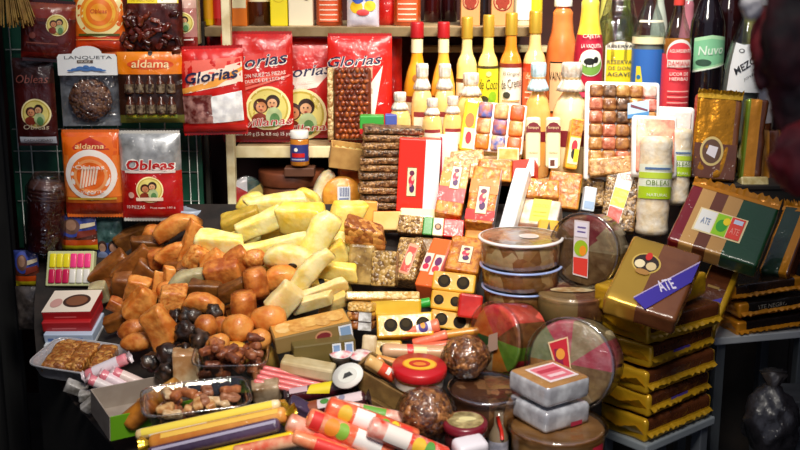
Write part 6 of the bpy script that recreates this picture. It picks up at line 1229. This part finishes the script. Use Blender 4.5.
ffpack('colourful film pack in front of the middle one, with orange and green fruit print', 350, 435, 94, 22, -24, 2.06, 'f06840', 'f4a880', [('r', .55, .2, .85, .95, K('f0ece8')), ('d', .4, .6, .07, .3, K('88b838')), ('d', .28, .6, .08, .3, K('f09028')), ('r', .05, .3, .16, .9, K('e02c28'))])
ffpack('salmon film pack lying beside the purple long pack at the edge', 320, 436, 72, 20, -26, 2.06, 'd87858', 'f0b8a0', [('r', .4, .3, .8, .9, K('e84838'))])
ffpack('red and white film pack at the bottom edge beside the bigger nut ball', 408, 442, 86, 22, -24, 2.05, 'e84830', 'f4d0c0', [('r', .2, .3, .5, .95, K('f4e8e0')), ('d', .62, .6, .08, .3, K('f0c030')), ('d', .75, .6, .06, .3, K('58a040'))])
ffpack('orange film pack cut by the bottom edge of the picture', 330, 449, 80, 16, -20, 2.03, 'e86038', 'f4a070', [('r', .3, .3, .7, .9, K('e83028'))])

# ================================================================ gold wrapped fruit paste
GF = mat('d0a020', .3, metal=.35, coat=.6, bump=.8, bscale=40); GF2 = mat('cc841c', .3, metal=.35, coat=.5, bump=.5, bscale=45); CHO = mat('4a2414', .25, coat=1, var='5c3018', scale=14, cw=.5); CHO2 = mat('6a3c22', .25, coat=1, var='7a4a2c', scale=14, cw=.4)
zst = at(645, 444, 2.40).z; qs = mpp(660, 400, 2.5)
cx0 = at(645, 444, 2.40); th0 = R(40)
names = ['bottom', 'second', 'third', 'fourth', 'fifth']
for i in range(6):
    rzz = 40+[0, 3, -2, 2, -4, 5][i]; a, b, h = 108*qs, 62*qs, [24, 23, 23, 23, 24, 25][i]*qs
    c = cx0+Vector((math.cos(R(rzz))*a/2-math.sin(R(rzz))*b/2, math.sin(R(rzz))*a/2+math.cos(R(rzz))*b/2, 0))+Vector(([0, .004, -.004, .002, -.006, -.01][i], 0, 0)); c.z = zst+sum([25, 24, 24, 24, 25][:i])*qs*1.03
    lb = 'gold and brown wrapped brick at the bottom of the tall stack' if i == 0 else 'gold wrapped brick with a purple band, topmost of the tall stack' if i == 5 else 'gold and brown wrapped brick, %s from the bottom of the tall stack' % names[i]
    brick('fruit_paste_brick', lb, Matrix.Translation(c) @ rot(0, [0, 1, -1, 1, 0, -2][i], rzz), a, b, h, GF, CHO if i < 5 else GF, bot=.55, endf=.04, fold=i < 5, seed=i+1, group='tall gold brick stack', dec={'front': [('r', .35, .40, .62, .52, K('4a38a8'))]} if i in (1, 3) else ({'top': [('g', [(.3, .05), (.75, .05), (.6, .4), (.2, .4)], K('38207a'))], 'front': [('r', .2, .3, .55, .7, K('38207a')), ('t', 'ATE', .38, .5, .2, .26, K('c8b8e0'))]} if i == 5 else None))
# small table under the stack
wt = mat('8a9298', .4, coat=.4, var='7a8288', scale=10)
t = T('side_table', 'grey-white low table carrying the tall gold brick stack', 'table'); tx = at(668, 440, 2.5).x
t.add('tabletop', rbox(.275, .17, .022, wt, .004, M=Matrix.Translation((0, 0, zst-.022))))
for sx in (-1, 1):
    for sy in (-1, 1): t.add('leg', rbox(.03, .03, zst-.022, mat('6a7078', .45, metal=.4), .003, M=Matrix.Translation((sx*.11, sy*.06, 0))))
t.done(Matrix.Translation((cx0.x+math.cos(th0)*54*qs-math.sin(th0)*31*qs, cx0.y+math.sin(th0)*54*qs+math.cos(th0)*31*qs, 0)) @ rot(0, 0, 40))
# the three leaning bricks
EMB = [('d', .5, .5, .2, None, K('c8a850')), ('d', .5, .5, .175, None, K('2a1a14')), ('d', .42, .47, .07, .06, K('e8d8b0')), ('d', .58, .47, .07, .06, K('d8c090')), ('d', .5, .60, .045, .06, K('c82820')), ('d', .5, .36, .1, .04, K('a87838'))]
def sh(ops, du, dv, k=1, kv=1): return [(o[0], o[1]*k+du, o[2]*kv+dv, o[3]*k, (o[4]*kv if o[4] else None), o[5]) for o in ops]
brickq('fruit_paste_brick', 'gold and brown brick with a round emblem and purple band lying on the tall stack', (603, 297, 2.33), (676, 320, None), (634, 234, 2.50), .055, mat('c89a30', .3, metal=.7, coat=.6, bump=.25, bscale=30), CHO2, strips=[(.45, mat('d0a440', .3, metal=.65, coat=.6, bump=.2, bscale=20)), (1, CHO2)], seed=11, fold=False, lump=.0015,
    dec={'top': sh(EMB, -.165, .13)+[('g', [(.38, .10), (.58, .0), (1.0, .55), (1.0, .84)], K('38289a')), ('g', [(.375, .115), (.38, .1), (1.0, .84), (1.0, .87)], K('b8a8d0')), ('t', 'ATE', .70, .40, .24, .15, K('d8d0e8'), 42, .1, .02)]})
brickq('fruit_paste_brick', 'dark brown gold-edged brick with a purple band, wedged behind the emblem brick', (686, 320, 2.60), (716, 330, None), (711, 262, 2.74), .05, GF2, CHO, strips=[(.06, GF), (.82, CHO), (1, GF)], seed=12, fold=False, lump=.0015, dec={'top': [('g', [(.1, .1), (.8, .3), (.8, .5), (.1, .28)], K('3a2c9a')), ('r', .2, .6, .6, .64, K('8a6a30'))]})
def band(u0, u1, c): return (u1, mat(c, .3, coat=1, cw=.4))
brickq('striped_paste_brick', 'big leaning brick striped wine red, tan, brown and green with a fruit label', (667, 238, 2.70), (757, 266, None), (694, 181, 2.86), .05, GF2, CHO, strips=[band(0, .13, '7a1420'), band(.13, .29, 'c89858'), band(.29, .43, '6a3822'), band(.43, .60, 'c09050'), band(.60, 1, '1c4428')], seed=13, fold=False, lump=.0012, topfold=GF2,
    dec={'top': [('r', .0, .93, 1, 1.0, GF2), ('r', .20, .24, .74, .62, K('f0dca8')), ('r', .22, .26, .40, .60, K('f0eee8')), ('r', .41, .26, .56, .60, K('98d020')), ('d', .49, .42, .06, .1, K('38a030')), ('d', .53, .5, .04, .06, K('f8d820')), ('r', .57, .26, .72, .60, K('e84838')), ('r', .60, .5, .70, .57, K('c8d8f0')), ('t', 'ATE', .31, .42, .1, .1, K('8898b8')), ('t', 'ATE', .645, .38, .1, .1, K('f8a090'))]})
brickq('striped_paste_brick', 'dark green gold-edged brick leaning behind the striped one', (758, 270, 2.78), (788, 274, None), (784, 205, 2.92), .05, GF2, CHO, strips=[(.10, GF2), (.66, mat('1a3626', .3, coat=1, cw=.4)), (.92, GF2), (1, CHO)], seed=14, fold=False, topfold=GF2, dec={'top': [('r', .0, .92, 1, 1.0, GF2)]})
brickq('fruit_paste_brick', 'amber foil brick with a brown lower half and oval emblem standing upright', (690, 178, 3.04), (735, 182, 3.02), (697, 92, 3.10), .06, mat('d89020', .26, metal=.8, coat=.5, bump=1, bscale=26), CHO2, strips=[(.86, mat('d89020', .26, metal=.8, coat=.5, bump=1, bscale=30)), (1, CHO2)], seed=15, fold=False, lump=.003, topfold=GF,
    dec={'top': [('r', .03, .02, .97, .42, mat('5a3020', .25, coat=1, var='6a3c26', scale=14, cw=.5)), ('d', .42, .33, .26, .17, K('c8b070')), ('d', .42, .33, .21, .14, K('5a3a28')), ('g', [(.3, .3), (.5, .25), (.56, .38), (.36, .40)], K('d8d0d8')), ('r', .0, .94, 1, 1.02, GF)]})
brickq('fruit_paste_brick', 'green-edged gold brick standing behind the amber foil one', (738, 182, 3.08), (760, 184, 3.07), (744, 98, 3.12), .05, GF2, mat('6a8018', .3, metal=.4, coat=.7), strips=[(.2, mat('7a9020', .3, metal=.4, coat=.7)), (.7, GF2), (1, CHO)], seed=16, fold=False, lump=.004)
brickq('fruit_paste_brick', 'brown foil brick behind the dark hanging bundle, beside the green-edged one', (760, 186, 3.1), (792, 186, 3.1), (764, 130, 3.14), .05, CHO, GF2, strips=[(.3, GF2), (.6, CHO), (1, GF2)], seed=17, fold=False, lump=.004)
boxq('seed_bar_pack', 'tan seed pack under the upright amber foil brick', 'seed bar', (742, 192, 3.0), (770, 192, 3.0), (744, 176, 3.02), .05, mat('b8a060', .4, coat=.8, var='d8c890', scale=40, cw=.6), r=.006)
# black and gold bricks on the small shelf at the side
zsh = at(760, 334, 2.70).z
t = T('side_shelf', 'pale grey shelf board with dark legs carrying the black and gold bricks', 'shelf'); sx0 = at(718, 334, 2.70).x
t.add('board', rbox(.30, .22, .02, mat('a0a4a8', .45, coat=.3), .003, M=Matrix.Translation((.13, .10, zsh-.02))))
for dx, dy in ((.01, .02), (.25, .02), (.01, .19), (.25, .19)): t.add('leg', rbox(.026, .026, zsh-.02, mat('565c62', .5, metal=.4), .003, M=Matrix.Translation((dx, dy, 0))))
t.done(Matrix.Translation((sx0, 2.68, 0)) @ rot(0, 0, 14))
for i, (cx, cy, lb, e, m) in enumerate(((762, 318, 'black gold-edged brick at the bottom of the pile on the small shelf', GF2, mat('1c1412', .25, coat=1, cw=.4)), (764, 301, 'black gold-edged brick with pale lettering on the small shelf, upper one', GF2, mat('1a1614', .25, coat=1, cw=.4)), (752, 285, 'dark brown crinkled brick end on top of the black ones', GF2, mat('2c1c14', .25, coat=1, cw=.6)))):
    q = mpp(cx, cy, 2.78); brick('fruit_paste_brick', lb, ctr(cx, cy-i*.6-1, 2.78, 14*q, 0, -3, 16), 86*q, 46*q, 14*q, e, m, bot=.3, endf=.12, seed=20+i, dec={'front': [('t', 'ATE NEGRO', .42, .62, .4, .3, K('8a8478'), 0, .1)]} if i == 1 else None)
# things in the dark below
t = T('dark_bag', 'dark crinkled plastic bag in the shadow below the small shelf', 'bag'); q = mpp(768, 425, 2.5); bm = bmesh.new(); bmesh.ops.create_icosphere(bm, subdivisions=4, radius=.5)
for v in bm.verts: v.co = Vector((v.co.x*58*q, v.co.y*58*q, v.co.z*76*q))
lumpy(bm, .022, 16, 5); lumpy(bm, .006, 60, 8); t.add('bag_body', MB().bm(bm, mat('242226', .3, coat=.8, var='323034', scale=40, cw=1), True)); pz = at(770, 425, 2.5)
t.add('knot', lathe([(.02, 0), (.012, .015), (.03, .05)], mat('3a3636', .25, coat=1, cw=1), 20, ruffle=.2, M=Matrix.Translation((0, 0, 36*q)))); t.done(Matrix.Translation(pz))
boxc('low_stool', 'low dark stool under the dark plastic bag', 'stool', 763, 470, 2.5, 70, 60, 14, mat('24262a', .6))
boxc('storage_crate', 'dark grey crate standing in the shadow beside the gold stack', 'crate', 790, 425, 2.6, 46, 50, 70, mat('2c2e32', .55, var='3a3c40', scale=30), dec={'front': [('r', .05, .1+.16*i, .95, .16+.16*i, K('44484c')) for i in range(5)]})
# dark out-of-focus bundle hanging near the viewer
def bundle():
    t = T('hanging_bundle', 'dark red and black cloth bundle hanging close to the viewer, blurred', 'hanging cloth'); Y = 1.25
    dk = mat('1c0e12', .7, var='4a161c', scale=22, bump=.5, bscale=40); rd = mat('8a1c22', .6, var='4a1016', scale=18, bump=.4)
    def lump(pn, cx, cy, w_, h_, m, sd, dy=0, amp=.012):
        q = mpp(cx, cy, Y); bm = bmesh.new(); bmesh.ops.create_icosphere(bm, subdivisions=4, radius=.5)
        for v in bm.verts: v.co = Vector((v.co.x*w_*q, v.co.y*w_*q*.7, v.co.z*h_*q))
        lumpy(bm, amp, 22, sd); lumpy(bm, .004, 80, sd+2); t.add(pn, MB().bm(bm, m, True, Matrix.Translation(at(cx, cy, Y+dy)-p0)))
    p0 = at(790, 60, Y)
    lump('dark_cloth', 804, 36, 92, 140, dk, 1); lump('dark_cloth', 808, 112, 70, 120, dk, 2); lump('red_cloth', 806, 158, 74, 80, rd, 3, -.03); lump('red_cloth', 764, 50, 20, 84, rd, 4, .01, .006)
    lump('glint_lump', 752, 6, 26, 26, mat('d8d4d4', .6), 5, .0, .004)  # white glint on the bundle put in as a pale lump
    t.add('cord', tubepath([(.02, 0, .05), (.02, 0, .35), (.02, 0, .6)], .006, dk, 8)); t.done(Matrix.Translation(p0))
bundle()

zc_ = at(712, 183, 3.03).z
t = T('display_crate', 'tall dark crate under the upright amber foil bricks', 'crate'); cw_ = at(798, 183, 3.03).x-at(686, 183, 3.03).x
dcm = mat('2a221c', .7, var='1c1814', scale=12)
for sx in (-1, 1): t.add('side_board', rbox(.015, .2, zc_-.012, dcm, .002, M=Matrix.Translation((sx*(cw_/2-.008), 0, 0))))
t.add('front_board', rbox(cw_-.032, .012, zc_-.012, dcm, .002, M=Matrix.Translation((0, -.09, 0)))); t.add('top_board', rbox(cw_, .2, .012, dcm, .002, M=Matrix.Translation((0, 0, zc_-.012))))
t.done(Matrix.Translation((at(742, 183, 3.08).x, 3.09, 0)))
